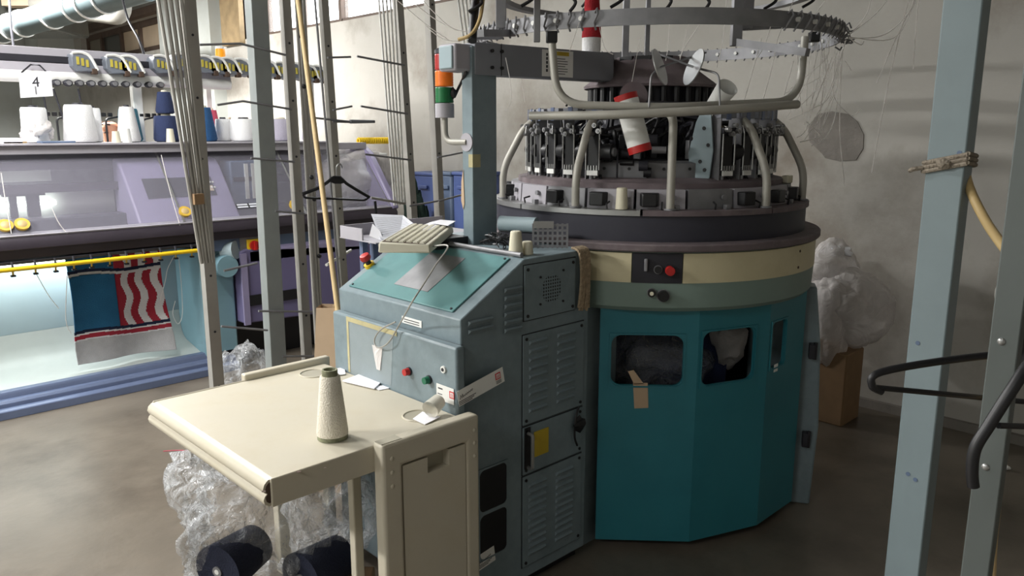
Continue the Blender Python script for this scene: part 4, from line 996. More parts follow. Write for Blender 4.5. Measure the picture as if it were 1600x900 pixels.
# needle bed front: dark beams, long yellow rail with clips
rail([(3.10,.93),(3.10,.965),(3.125,1.0),(3.20,1.0),(3.20,.93)], FX0, FX1, 'bed_beam', 'bed_dark')
rail([(3.13,.875),(3.13,.93),(3.25,.93),(3.25,.875)], FX0, FX1, 'bed_beam', 'bed_dark')
rail([(3.115,.850),(3.115,.868),(3.22,.868),(3.22,.850)], FX0, XS, 'bed_beam', 'dark_metal')
rail([(3.12,.995),(3.115,1.004),(3.20,1.012),(3.20,.995)], FX0, FX1, 'cover_sill', 'machine_grey', .001)
yr = MB().cyl((FX0, 3.075, .832), (XS-.02, 3.075, .832), .0125, n=14).build('yellow_rail', 'yellow', fm)
for px in (18, 54, 86, 115, 143, 172, 198, 226, 252, 276, 301, 331):
    x = AY(px, 405, 3.08).x
    if x > XS-.03: continue
    c_ = MB().cyl((x, 3.085, .824), (x, 3.09, .798), .005, n=8).build('rail_clip', 'knob_gold', fm); MB().box(x-.012, x+.012, 3.078, 3.10, .790, .800).build('clip_foot', 'dark_metal', c_, bevel=.002)
    MB().cyl((x, 3.09, .87), (x, 3.075, .84), .006, n=6).build('rail_bracket', 'dark_metal', fm)
# sloped clear cover in three panes, knobs
G0, G1 = (3.135, 1.005), (3.52, 1.43)
def gl(x, t, h=0): 
    n = Vector((0, -(G1[1]-G0[1]), (G1[0]-G0[0]))).normalized(); return Vector((x, G0[0]+(G1[0]-G0[0])*t, G0[1]+(G1[1]-G0[1])*t))+n*h
def xgl(px, py): return AY(px, py, 3.2).x
for x0, x1 in ((FX0, -1.02), (-1.01, xgl(282,355)), (xgl(282,355)+.01, xgl(470,330)), (xgl(470,330)+.01, FX1-.04)):
    c_ = MB().sheet(gl(x0,0), gl(x1,0), gl(x1,1), gl(x0,1), .005).build('cover_pane', 'cover_glass', fm)
    MB().bar(gl(x1,0,.006), gl(x1,1,.006), .012, .004).build('pane_edge', 'steel', c_)
def onglass(px, py):
    n = Vector((0, -(G1[1]-G0[1]), (G1[0]-G0[0]))).normalized(); o = Vector((CX, CY, EYE)); r_ = Vector(ray(px, py)); return o+r_*((gl(0,0)-o).dot(n)/r_.dot(n)), n
for px, py in ((8, 355), (34, 353), (288, 333), (459, 322)):
    p, n = onglass(px, py); k = MB().cyl(p, p+n*.022, .034, .038, 20).build('cover_knob', 'knob_gold', fm); MB().cyl(p+n*.022, p+n*.026, .024, .018, 16).build('knob_dish', 'hose', k)
# inside: rear plate, cam rails, lamp, lower bed, carriage
MB().box(FX0, FX1, 3.74, 3.78, .9, 1.44).build('inner_back', 'dull_steel', fm)
MB().box(FX0, FX1, 3.20, 3.74, .93, .98).build('needle_bed', 'bed_dark', fm)
MB().box(FX0, .9, 3.42, 3.60, .98, 1.06).build('needle_bed_rear', 'drum_dark', fm, bevel=.01)
MB().box(FX0, 1.2, 3.52, 3.58, 1.20, 1.25).build('cam_rail', 'bed_dark', fm); MB().box(FX0, 1.2, 3.60, 3.64, 1.33, 1.38).build('cam_rail', 'bed_dark', fm)
MB().cyl((-1.6, 3.66, 1.13), (-.55, 3.66, 1.13), .014).build('inner_lamp', 'lamp_glow', fm)
MB().box(-1.8, -.2, 3.70, 3.735, 1.05, 1.19).build('white_plate', 'label_white', fm); MB().box(-2.2, -.55, 3.70, 3.735, 1.26, 1.33).build('white_plate', 'label_white', fm)
for px in (18, 45, 54):
    x = AY(px, 300, 3.56).x; MB().box(x-.02, x+.02, 3.545, 3.575, 1.06, 1.20).build('yarn_carrier', 'black_plastic', fm, bevel=.006); MB().box(x-.05, x+.05, 3.54, 3.58, 1.185, 1.21).build('carrier_head', 'black_plastic', fm)
xa, xb = AY(196, 300, 3.4).x, AY(352, 290, 3.4).x
cr = MB().prism([(3.21,.985),(3.20,1.01),(3.46,1.335),(3.52,1.38),(3.60,1.39),(3.60,.985)], 'x', xa, xb).build('carriage', 'purple', fm, bevel=.03, seg=4, label='purple carriage hood')
def onhood(t, x, h): return Vector((x, 3.20+.26*t, 1.01+.325*t))+Vector((0,-.78,.625))*h
for x0, x1, t0, t1, m_ in ((xa+.10, xb-.10, .42, .78, 'dark_metal'), (xa+.13, xa+.34, .47, .72, 'bed_dark')):
    MB().sheet(onhood(t0,x0,.003), onhood(t0,x1,.003), onhood(t1,x1,.003), onhood(t1,x0,.003), .002).build('hood_window', m_, cr)
x0 = xb-.2; MB().sheet(onhood(.50,x0,.006), onhood(.50,x0+.09,.006), onhood(.60,x0+.09,.006), onhood(.60,x0,.006), .002).build('hood_part', 'pane_beige', cr)
for k in range(4): p = onhood(.66-.1*(k % 2), x0+.08+.02*(k//2), .006); MB().cyl(p, p+Vector((0,-.005,.004)), .007, n=8).build('hood_screw', 'label_white', cr)
# dark service unit right of the carriage with printed label
xc, xd = AY(366, 290, 3.4).x, AY(440, 290, 3.4).x
su = MB().box(xc, xd, 3.45, 3.70, 1.0, 1.36).build('service_unit', 'bin_slate', fm, bevel=.01)
for k in range(2): MB().box(xc+.10+k*.05, xc+.125+k*.05, 3.44, 3.452, 1.10, 1.34).build('light_bar', 'label_white', su)
MB().box(xc+.02, xd-.02, 3.444, 3.452, 1.22, 1.25).build('dark_bar', 'bed_dark', su)
p, n = onglass(388, 322); pl = MB().obox(p+n*.006, (.085,0,0), (0,.67*.02,.74*.02), n*.0006).build('printed_label', 'ink', fm)
for k in range(2):
    for j in range(2): MB().obox(p+n*.0072+Vector((-.042+.084*j, (k-.5)*.013, (k-.5)*.0145)), (.036,0,0), (0,.67*.006,.74*.006), n*.0004).build('label_print', 'paper_grey', pl)
# right end cheek and shelf on top
MB().prism([(3.11,.985),(3.115,1.03),(3.42,1.40),(3.50,1.445),(3.60,1.455),(4.05,1.455),(4.05,.82),(3.3,.82),(3.3,.985)], 'x', FX1-.04, FX1+.02).build('end_cheek', 'purple', fm, bevel=.012)
MB().box(FX0, FX1-.02, 3.46, 3.54, 1.425, 1.475).build('shelf_fascia', 'machine_grey', fm, bevel=.004)
shelf = MB().box(FX0, 1.30, 3.44, 4.06, 1.475, 1.487).build('top_shelf', 'machine_grey', fm, bevel=.002)
MB().box(FX0, FX1, 3.78, 4.05, .1, 1.47).build('rear_housing', 'machine_grey', fm)
# yarn feeding beam above the shelf
UY = 3.95
xr = AY(358, 128, UY).x; xe = AY(502, 108, UY).x
zt_ = AY(0, 108, UY).z
zA = AY(140, 122, UY).z; zT = AY(140, 90, UY).z
MB().cyl((FX0, UY, zA), (xr, UY, zA), .042, n=20).build('feed_tube', 'label_white', fm)
MB().box(FX0, xe, UY+.05, UY+.14, zT-.02, zT+.05).build('feed_beam', 'machine_grey', fm, bevel=.006)
MB().box(FX0, xe, UY-.02, UY+.05, zT-.045, zT-.005).build('feed_channel', 'dark_metal', fm)
MB().box(FX0, xr, UY-.03, UY+.05, zT-.10, zT-.05).build('feed_ledge', 'machine_grey', fm)
for px in (220, 492): 
    x = AY(px, 150, UY).x; MB().box(x-.03, x+.03, UY+.06, UY+.12, 1.487, zT+.0).build('feed_upright', 'label_white', fm, bevel=.004)
x = AY(337, 150, UY).x; MB().box(x-.04, x-.005, UY+.06, UY+.10, 1.487, zA).build('feed_upright', 'label_white', fm)
# arched tension units, yellow studs and red toes
def unit(px, py):
    p = AY(px, py, UY-.06); x = p.x; z = p.z
    pr = [(-.075,.02),(-.06,.052),(-.02,.050),(.02,.034),(.05,.004),(.068,-.04),(.062,-.065),(.02,-.055),(-.04,-.06),(-.075,-.03)]
    o = MB().prism([(x+a, z+b) for a, b in pr], 'y', UY-.10, UY+.04).build('tension_unit', 'unit_grey', fm, bevel=.003)
    MB().tube(bez([(x-.07, UY-.10, z+.05), (x-.02, UY-.10, z+.056), (x+.03, UY-.10, z+.034), (x+.07, UY-.10, z-.05)], 4), .010, 6).build('unit_arch', 'label_white', o)
    for k in range(3): MB().box(x-.05+k*.027, x-.035+k*.027, UY-.106, UY-.099, z-.02-k*.006, z+.028-k*.008).build('unit_stud', 'stud_yellow', o)
    MB().box(x+.035, x+.068, UY-.108, UY-.06, z-.075, z-.04).build('unit_toe', 'rust_brown', o, bevel=.004)
for px, py in ((130, 97), (182, 101), (204, 102), (254, 101), (286, 98), (322, 101), (340, 103), (358, 104), (378, 105), (398, 106), (420, 108), (440, 110), (462, 111), (482, 114), (496, 115)): unit(px, py)
for k, px in enumerate(range(88, 268, 18)):
    p = AY(px, 133-(268-px)*.02, UY-.03); t_ = MB().ball(p, .03, (1,.8,.75), 12, 7).build('yarn_tensioner', 'dark_metal', fm); MB().cyl(p-Vector((0,.02,0)), p-Vector((0,.034,0)), .014, n=10).build('tensioner_eye', 'dull_steel', t_)
# beacon
p = AY(345, 94, UY+.08); bz = MB().lathe([(0,0),(.035,0),(.035,.05),(.033,.075),(.02,.085),(0,.086)], (p.x, p.y, zT+.05), 20).build('beacon', 'orange', fm, label='orange beacon lamp'); MB().lathe([(.0,.078),(.034,.074),(.03,.09),(0,.092)], (p.x, p.y, zT+.05), 20).build('beacon_cap', 'label_white', bz)
# black yarn arms standing on the shelf
for x0 in (92, 168, 226, 246):
    b_ = AY(x0, 216, 4.02); b_.z = 1.487
    MB().tube(fillet([b_, b_+UP*.15, b_+UP*.17+Vector((.09,0,0)), b_+UP*.08+Vector((.12,0,0))], .02), .007, 6).build('yarn_arm', 'black_plastic', fm)
    for k in range(3): q = b_+UP*.17+Vector((-.05+.04*k,0,.01)); MB().cyl(q-Vector((.012,0,0)), q+Vector((.012,0,0)), .014, n=10).build('yarn_eye', 'black_plastic', fm)
for x0, x1 in ((66, 78), (83, 106), (122, 135)):
    MB().cyl(AY(x0, 138, UY), AY(x1, 206, UY+.02), .006, n=6).build('brace_rod', 'dark_metal', fm)

# ------------------------------------------------------------------ things on the shelf
def shelf_cone(label, px, pt, wt, wb, m, y=3.72, pb=None, zb=1.488, group='yarn cones on the machine shelf', flange=0, nm='yarn_cone'):
    b_ = AY(px, 218, y); d = (Vector((b_.x, b_.y, 0))-Vector((CX, CY, 0))).dot(FWD); s_ = d/F; top = AY(px, pt, y).z
    h = top-zb; r0, r1 = wb*s_/2, wt*s_/2; c_ = Vector((b_.x, y, zb)); t = thing(nm, label, 'yarn cone', c_, group)
    MB().lathe([(0,.004),(r0*.9,.004),(r0,.02),(r1*1.03,h-.012),(r1*.95,h),(r1*.5,h),(0,h)], c_, 24).build('yarn', m, t)
    MB().lathe([(0,0),(r0*.8,0),(r0*.8,.006),(0,.006)], c_, 24).build('paper_base', 'dark_metal', t)
    MB().lathe([(0,h-.001),(r1*.42,h-.001),(r1*.38,h+.012),(0,h+.012)], c_, 16).build('core_tip', 'cup_cream' if m != 'white_yarn' else 'dark_metal', t)
    return t
wc = shelf_cone('white yarn cone half wrapped in crumpled film on the shelf under the numbered card', 57, 168, 34, 38, 'white_yarn')
crumple('film_wrap', 'milky_film', AY(58, 203, 3.72), (.095, .095, .075), .35, 4, seed=2, parent=wc)
shelf_cone('tall white yarn cone with a flared foot, largest on the shelf', 127, 164, 38, 48, 'white_yarn')
shelf_cone('white yarn cone standing behind the tall flared one', 147, 169, 24, 26, 'white_yarn', y=3.86)
shelf_cone('teal yarn cone hidden behind a white cone', 204, 170, 26, 36, 'teal_yarn', y=3.90)
shelf_cone('slim white yarn cone in front of the teal cone', 202, 167, 20, 34, 'white_yarn', y=3.72)
n1 = shelf_cone('broad navy yarn cone carrying another navy cone', 262, 181, 34, 40, 'navy_yarn')
zz = AY(262, 181, 3.72).z+.013
shelf_cone('narrow navy yarn cone stacked on the broad navy one', 262, 144, 19, 28, 'navy_yarn', zb=zz)
shelf_cone('blue yarn cone beside the first creel pole', 322, 168, 20, 34, 'blue_yarn')
shelf_cone('pinkish red yarn cone behind the blue cone', 334, 172, 14, 26, 'pink_yarn', y=3.9)
shelf_cone('small white yarn cone right of the red one', 350, 186, 22, 26, 'white_yarn', y=3.8)
shelf_cone('brown yarn cone wedged between two white cones', 361, 186, 10, 14, 'brown_yarn', y=3.95)
shelf_cone('wide white yarn cone just left of the wide creel post', 382, 186, 38, 42, 'white_yarn', y=3.72)
shelf_cone('wide pale lilac yarn cone right of the wide creel post', 438, 186, 42, 46, 'lilac_yarn', y=3.72)
shelf_cone('narrow grey lilac yarn cone near the shelf end', 484, 190, 16, 24, 'lilac_yarn', y=3.78)
for lab, px, pt in (('small cream cone core left of the slim white cone', 182, 205), ('small pale cone core in front of the slim white cone', 199, 201), ('small cream cone core in front of the navy cones', 267, 201)):
    b_ = AY(px, 222, 3.56); h = AY(px, pt, 3.56).z-1.488
    MB().lathe([(0,0),(.028,0),(.02,h),(0,h)], (0,0,0), 16).build('plastic_cone', 'cup_cream' if px != 199 else 'label_white', label=lab, category='cone core', group='cream cone cores').location = (b_.x, 3.56, 1.488)
for lab, px, m_, w_ in (('pale blue flat sheet stack at the left end of the shelf', 4, 'paper', .09), ('orange flat packet on the left of the shelf', 20, 'orange_wood', .06), ('grey flat card lying on the shelf', 88, 'bin_slate', .09)):
    b_ = AY(px, 222, 3.58); MB().box(-w_, w_, -.06, .06, 0, .012 if m_ != 'paper' else .03).build('flat_packet', m_, label=lab, category='packet', bevel=.003).location = (b_.x, 3.58, 1.488)
# numbered card hanging from the feed tube
ya = UY-.17
a_, b_, c_, d_ = AY(29, 114, ya), AY(79, 111, ya), AY(83, 150, ya), AY(32, 153, ya)
sg = thing('numbered_card', 'white paper card reading 4 over 1 hanging from the feed tube', 'sign', (a_.x, ya, d_.z))
MB().sheet(d_, c_, b_, a_, .002).build('card', 'paper', sg)
cu_ = (b_-a_).normalized(); cvv = UP
m1 = AY(56, 129, ya-.003); m2 = AY(56, 142, ya-.003)
text_mesh('number', '4', .085, 'ink', sg, m1, cu_, cvv); text_mesh('number', '1', .07, 'dull_steel', sg, m2, cu_, cvv)
MB().tube([AY(34, 113, ya), AY(48, 101, UY-.06), AY(62, 102, UY-.06), AY(72, 112, ya)], .005, 5).build('string', 'dark_metal', sg)

# ------------------------------------------------------------------ knitted panel coming out of the machine
ky = 3.40
top = [AY(104, 404, ky), AY(255, 392, ky)]; x0, x1 = AY(104, 450, ky).x, AY(257, 450, ky).x
kp = thing('knitted_panel', 'knitted panel with blue block, red and white waves hanging below the machine', 'knitwear', ((x0+x1)/2, ky, .16))
NX, NZ = 96, 170; zt0, zb0 = .90, AY(170, 570, ky-.03).z
zb0 = .175
def kpt(i, j):
    u = i/NX; v = j/NZ; pinch = .06*math.sin(math.pi*min(1, v*1.15)); x = x0+(x1-x0)*(u*(1-pinch*1.2)+pinch*.6)
    z = zt0+(zb0-zt0)*v
    y = ky+.018*math.sin(u*9+v*2)+.03*math.sin(u*4)*v-.08*v*v
    return Vector((x, y, z))
def zone(u, v):
    sag = .03*math.sin(u*7)
    vv_ = v+sag*.4
    if .232 < vv_ < .258: return 'knit_navy'
    if .258 <= vv_ < .282: return 'knit_white'
    if .733 < vv_ < .758: return 'knit_navy'
    if .758 <= vv_ < .772: return 'knit_white'
    if .772 <= vv_ < .805: return 'knit_red'
    if vv_ >= .805: return 'knit_grey' if vv_ > .818 else 'knit_white'
    if u < .47: return 'knit_blue'
    w_ = (u-.47)/.53+.05*math.sin(v*22); k = w_*6.2
    return 'knit_red' if int(k) % 2 == 0 else 'knit_white'
grid = [[zone((i+.5)/NX, (j+.5)/NZ) for j in range(NZ)] for i in range(NX)]; seen = set()
for i0 in range(NX):
    for j0 in range(NZ):
        if (i0, j0) in seen: continue
        m_ = grid[i0][j0]; stack = [(i0, j0)]; seen.add((i0, j0)); cells = []
        while stack:
            i, j = stack.pop(); cells.append((i, j))
            for a, b in ((i+1,j),(i-1,j),(i,j+1),(i,j-1)):
                if 0 <= a < NX and 0 <= b < NZ and (a, b) not in seen and grid[a][b] == m_: seen.add((a, b)); stack.append((a, b))
        mb_ = MB()
        for i, j in cells: mb_.add([kpt(i, j), kpt(i+1, j), kpt(i+1, j+1), kpt(i, j+1)], [(0,1,2,3)])
        o = mb_.build(m_.replace('knit_', '')+'_stitches', m_, kp); so = o.modifiers.new('solid', 'SOLIDIFY'); so.thickness = .006

# things at the right end of the flat machine
b_ = AY(560, 300, 3.55)
pk = thing('wrapped_box', 'film wrapped cardboard box inside the clear cover at the machine end', 'box', (b_.x, 3.6, 1.0))
MB().obox((b_.x+.0, 3.58, 1.19), (.24,0,.0), (0,.1,0), (0,0,.2)).build('carton', 'label_white', pk, bevel=.01)
crumple('film', 'milky_film', (b_.x, 3.55, 1.20), (.36, .17, .24), .25, 4, seed=5, parent=pk)
a_, b_ = AY(561, 232, 3.6), AY(606, 233, 3.6); a_.z = b_.z = 1.486
yh = thing('yellow_coil', 'coiled yellow plastic tube lying on the right end of the machine', 'coil', a_)
n = 16
for k in range(n):
    p = a_.lerp(b_, k/(n-1)); MB().tube([(p.x, p.y+.02*math.cos(R(t)), p.z+.02*math.sin(R(t))) for t in range(0, 360, 45)], .0085, 6, closed=True).build('coil_turn', 'yellow', yh)
# blue lockers and a dark cloth by the rear wall
for lab, p0_, p1_, top_, m_ in (('royal blue plastic bin by the rear wall behind the creel', (643, 300), (683, 300), 268, 'bin_blue'), ('slate blue bin by the rear wall between two blue ones', (684, 300), (706, 300), 268, 'bin_slate'), ('royal blue bin partly hidden by the machine column', (707, 300), (742, 300), 268, 'bin_blue')):
    xw = 2.25; a_ = AX(*p0_, xw); b_ = AX(*p1_, xw); zt1 = AX(p0_[0], top_, xw).z
    t = thing('blue_bin', lab, 'bin', (xw+.15, (a_.y+b_.y)/2, 0), 'blue bins by the rear wall')
    MB().box(xw, xw+.28, b_.y+.005, a_.y-.005, 0, zt1-.02).build('bin_body', m_, t, bevel=.02); MB().box(xw-.012, xw+.29, b_.y, a_.y, zt1-.03, zt1).build('bin_rim', m_, t, bevel=.01)
    ym = (a_.y+b_.y)/2; MB().box(xw-.02, xw, ym-.06, ym+.06, zt1-.14, zt1-.11).build('bin_handle', m_, t, bevel=.005)
p = AX(648, 300, 2.1)
crumple('dark_cloth', 'green_cloth', (p.x, p.y, .62), (.10, .13, .62), .25, 4, seed=8, label='dark green cloth heaped in front of the blue bins', category='cloth')
# ------------------------------------------------------------------ yarn creel: row of leaning uprights between table and flat machine
YC = 1.9
cr1 = thing('yarn_creel', 'tall grey metal yarn creel of leaning uprights with horizontal rods', 'creel', (.6, YC, 0))
def line_on(px0, py0, px1, py1, y, z0=0, z1=2.75):
    a, b = AY(px0, py0, y), AY(px1, py1, y); d = b-a
    return a+d*((z1-a.z)/d.z), a+d*((z0-a.z)/d.z)
def angle_post(px0, py0, px1, py1, y, w_, dpt, m='alu', th=.006, z0=0):
    t, b = line_on(px0, py0, px1, py1, y, z0); mb_ = MB(); vs = []
    poly = [(-w_/2,0),(w_/2,0),(w_/2,th),(-w_/2+th,th),(-w_/2+th,dpt),(-w_/2,dpt)]
    for p in (b, t):
        for x, yy in poly: vs.append(p+Vector((x, yy, 0)))
    n = len(poly)
    mb_.add(vs, [tuple(range(n-1,-1,-1)), tuple(range(n,2*n))]+[(k, (k+1) % n, n+(k+1) % n, n+k) for k in range(n)])
    o = mb_.build('upright', m, cr1, smooth=0)
    for k in range(9):
        q = b.lerp(t, .12+k*.1); MB().cyl(q-Vector((0,.002,0)), q+Vector((0,.001,0)), .006, n=8).build('bolt_hole', 'dark_metal', o)
    return o
angle_post(297, 0, 339, 560, YC, .055, .05); 
def box_post(px0, py0, px1, py1, y, wx, wy):
    t, b = line_on(px0, py0, px1, py1, y)
    vs = [p+Vector((x, yy, 0)) for p in (b, t) for x, yy in ((-wx,-wy),(wx,-wy),(wx,wy),(-wx,wy))]
    return MB().add(vs, [(0,3,2,1),(4,5,6,7),(0,1,5,4),(1,2,6,5),(2,3,7,6),(3,0,4,7)]).build('upright', 'post_grey', cr1, bevel=.003)
bp_ = box_post(400, 0, 431, 560, YC, .042, .035)
angle_post(448, 0, 482, 550, YC, .045, .04); angle_post(508, 0, 541, 470, YC-.02, .04, .035, 'tube_paint')
angle_post(625, 0, 648, 340, YC, .042, .045); angle_post(675, 0, 691, 340, YC, .04, .05); 
angle_post(480, 180, 500, 540, YC+.02, .03, .03)
def rods(lst, y, r_, z0, z1, m='alu', nm='yarn_tube'):
    for x0, y0, x1, y1 in lst:
        t, b = line_on(x0, y0, x1, y1, y, z0, z1); MB().cyl(b, t, r_, n=8).build(nm, m, cr1)
rods([(247,0,316,420),(258,0,320,420),(267,0,324,420),(276,0,329,420),(284,0,333,420)], YC-.04, .0085, .95, 2.7)
rods([(462,0,489,420),(468,0,494,420),(475,0,498,420)], YC-.03, .0075, .5, 2.7)
rods([(592,0,617,330),(598,0,621,330),(604,0,625,330),(610,0,629,330),(616,0,633,330)], YC-.03, .0055, 1.15, 2.7, 'label_white')
rods([(716,0,724,60),(722,0,730,60),(728,0,735,60),(734,0,741,60)], YC, .006, 1.75, 2.7, 'label_white')
rods([(492,0,528,420)], YC-.1, .006, .6, 2.7, 'dull_steel', 'brace_rod')
for px, py in ((468,57),(472,135),(484,277),(488,311),(496,400)): 
    p = AY(px+3, py, YC-.04); MB().ball(p, .012, (1,1,1), 8, 6).build('tube_knob', 'black_plastic', cr1)
for s_ in ([(312,70),(375,68),(446,86)], [(340,164),(380,158),(456,171)], [(558,88),(632,102)], [(564,166),(637,178)], [(570,241),(642,250)], [(392,247),(460,253)], [(490,184),(545,190)], [(520,190),(552,191)],
           [(350,423),(402,411)], [(346,510),(418,516)], [(404,486),(488,487)], [(442,557),(520,556)], [(430,330),(476,334)], [(512,90),(548,89)], [(520,172),(550,166)], [(600,312),(634,318)], [(640,322),(684,314)], [(684,246),(724,238)], [(686,314),(724,304)], [(642,345),(692,338)]):
    MB().tube([AY(x, y, YC-.045) for x, y in s_], .0058, 6).build('cross_rod', 'dull_steel', cr1)
a_, b_ = AY(547, 190, YC-.045), AY(585, 190, YC-.045); MB().cyl(a_, b_, .011, .008, 10).build('rod_grip', 'grey_arm', cr1, label='thick grey grip on a rod end')
a_, b_ = AY(510, 414, YC-.1), AY(548, 391, YC+.1); MB().cyl(a_, b_, .008, n=8).build('white_peg', 'label_white', cr1)
a_, b_ = AY(306, 311, YC-.06), AY(314, 311, YC-.06); MB().obox((a_+b_)/2, (.022,0,0), (0,.012,0), (0,0,.024)).build('tape_wrap', 'cardboard', cr1)
MB().box(-.65, 2.35, YC-.02, YC+.02, 2.72, 2.76).build('top_rail', 'alu', cr1)
# black coat hanger hooked on the creel
hy = YC-.13
def P_(x, y): return AY(x, y, hy)
hg = thing('coat_hanger', 'black plastic coat hanger hooked on the creel in front of the clear cover', 'coat hanger', P_(528, 300))
for pts, r_ in (([P_(473,303),P_(498,294),P_(513,284),P_(520,277),P_(532,277),P_(540,286),P_(558,297),P_(577,308)], .0085), ([P_(473,303),P_(476,309),P_(530,311),P_(570,313),P_(577,308)], .0055)):
    MB().tube(fillet(pts, .02, 4), r_, 8).build('hanger_arm' if r_ > .006 else 'hanger_bar', 'black_plastic', hg)
MB().prism([(P_(514,283).x,P_(514,283).z),(P_(521,275).x,P_(521,275).z),(P_(532,275).x,P_(532,275).z),(P_(540,285).x,P_(540,285).z),(P_(532,287).x,P_(532,287).z),(P_(522,287).x,P_(522,287).z)], 'y', hy-.006, hy+.006).build('shoulder_plate', 'black_plastic', hg)
MB().tube(bez([P_(526,276), P_(526,262), P_(531,256), P_(535,262)]), .004, 6).build('hook', 'steel', hg)
a_, b_ = P_(580,309), P_(632,318); MB().cyl(a_, b_, .007, n=8).build('creel_peg', 'alu', cr1)
MB().tube([P_(586,314), P_(588,334)], .007, 6).build('hanger_clip', 'black_plastic', hg)
# wooden stick in the paper bag
t, b = AY(462, -30, 1.55), AD(527, 478, 3.2)
MB().tube([t+(t-b)*.1, b, b+(b-t)*.12], .0115, 10).build('wooden_stick', 'wood_stick', origin=b, label='long pale wooden stick leaning out of the paper bag', category='stick')
a_ = AD(508, 480, 3.25); 
c0 = AD(520, 520, 3.25); zt2 = AD(520, 478, 3.25).z; zb2 = 0
pb_ = thing('paper_bag', 'tall brown paper bag standing behind the table and cabinet', 'bag', (c0.x, c0.y, 0))
def ringp(z, s_): return [c0*1+Vector((0,0,z-c0.z))+RIGHT*x*s_+FWD*y*s_ for x, y in ((-.075,-.05),(.06,-.055),(.065,.05),(-.07,.055))]
r0_, r1_, r2_ = ringp(0, 1.25), ringp(.45, 1.12), ringp(zt2, .75)
mb_ = MB(); mb_.add(r0_+r1_+r2_, [(0,3,2,1)]+[(k*4+j, k*4+(j+1) % 4, k*4+4+(j+1) % 4, k*4+4+j) for k in range(2) for j in range(4)]); mb_.build('bag_body', 'kraft', pb_, smooth=0)
for k in range(4): q = AD(523+k*3.2, 481, 3.24); MB().cyl(q-UP*.05, q+UP*.012, .008, n=8).build('stick_end', 'orange_wood', pb_)
# ------------------------------------------------------------------ bags and cones on the floor
crumple('plastic_bag', 'clear_film', AD(386, 585, 4.05)-UP*.08, (.15, .15, .25), .45, 4, seed=3, label='crumpled clear plastic bag on the floor behind the table edge', category='bag')
bc = AD(420, 850, 2.42); bc.z = .30
crumple('plastic_bag', 'clear_film', (bc.x, bc.y, .31), (.33, .28, .34), .45, 5, freq=2.6, seed=11, flat=-.30, label='big clear plastic bag of dark yarn under the beige table', category='bag')
c2 = AD(520, 850, 2.55)
crumple('plastic_bag', 'clear_film', (c2.x, c2.y, .28), (.17, .17, .26), .35, 4, seed=15, flat=-.27, label='second clear plastic bag under the table against the cabinet', category='bag')
def lying_cone(label, px, py, d, dx, r_, L_):
    p = AD(px, py, d); t = thing('dark_yarn_cone', label, 'yarn cone', (p.x, p.y, p.z-r_), 'dark yarn cones in the bag'); dv = (FWD*.75+RIGHT*dx).normalized()
    MB().cyl(p, p+dv*L_, r_, r_*.8, 28).build('yarn', 'black_yarn', t); MB().cyl(p-dv*.004, p, r_*.2, n=16).build('core', 'dull_steel', t); MB().cyl(p-dv*.005, p, r_*.1, n=12).build('core_hole', 'label_white', t)
lying_cone('dark navy yarn cone with its grey core facing out of the bag', 340, 893, 2.12, .3, .082, .17)
lying_cone('dark navy yarn cone lying deeper in the bag', 470, 905, 2.2, .5, .085, .17)
p = AD(545, 900, 2.3); q = MB().obox((0,0,0), RIGHT*.075, FWD*.06, UP*.05).build('cardboard_piece', 'cardboard', bevel=.006, label='brown cardboard box on the floor beside the table panel', category='box'); q.location = (p.x, p.y, p.z-.05)
p = AY(302, 712, .3); crumple('film_scrap', 'clear_film', AZ(302, 712, .60), (.02, .02, .04), .4, 3, seed=6, label='scrap of clear film hanging below the table edge', category='film')
q = AZ(255, 705, .003); q2 = AZ(294, 704, .003); MB().tube(bez([q, q.lerp(q2,.4)+Vector((.01,.0,0)), q2]), .0018, 5).build('pink_thread', 'pink_yarn', origin=q, label='pink thread lying on the floor left of the table', category='thread')
rs = random.Random(5); 
# ------------------------------------------------------------------ right side: posts, hose, hangers
pb2 = AD(1414, 900, 2.02)
ps = thing('steel_post', 'pale blue square steel post standing right of the round machine', 'post', (pb2.x, pb2.y, 0))
po = MB().box(pb2.x-.033, pb2.x+.033, pb2.y-.045, pb2.y+.045, 0, 3.0).build('post_shaft', 'post_blue', ps, bevel=.004)
MB().box(pb2.x-.07, pb2.x+.07, pb2.y-.08, pb2.y+.08, 0, .008).build('foot_plate', 'sky_panel', ps)
for z, dy in ((1.0,.02),(1.5,-.03),(.62,-.01),(.63,.01)): MB().cyl((pb2.x-.0335, pb2.y+dy, z), (pb2.x-.0345, pb2.y+dy, z), .006, n=8).build('paint_chip', 'bin_slate', po)
zr = AX(1480, 255, pb2.x).z
rp = thing('tied_rope', 'grey frayed rope knotted round the pale blue post', 'rope', (pb2.x, pb2.y, zr))
for k in range(3):
    z = zr+k*.011-.01; mg = .006; x0, x1, y0, y1 = pb2.x-.033-mg, pb2.x+.033+mg, pb2.y-.045-mg, pb2.y+.045+mg
    MB().tube(fillet([(x0,y0,z+.012),(x0,y1,z-.012),(x1,y1,z-.006),(x1,y0,z+.006),(x0,y0,z+.014)], .01, 3), .006, 7).build('rope_turn', 'rope', rp)
MB().tube(bez([(pb2.x-.04,pb2.y+.05,zr-.012),(pb2.x-.05,pb2.y+.07,zr-.016),(pb2.x-.04,pb2.y+.08,zr-.02)]), .006, 7).build('rope_end', 'rope', rp)
crumple('knot', 'rope', (pb2.x-.045, pb2.y-.0, zr), (.014,.02,.014), .4, 2, parent=rp)
hs = [AD(1530,-30,2.2), AD(1526,60,2.15), AD(1520,140,2.1), AD(1509,235,2.05), AD(1512,285,2.0), AD(1540,345,1.9), AD(1575,395,1.75), AD(1600,430,1.6), AD(1640,470,1.5)]
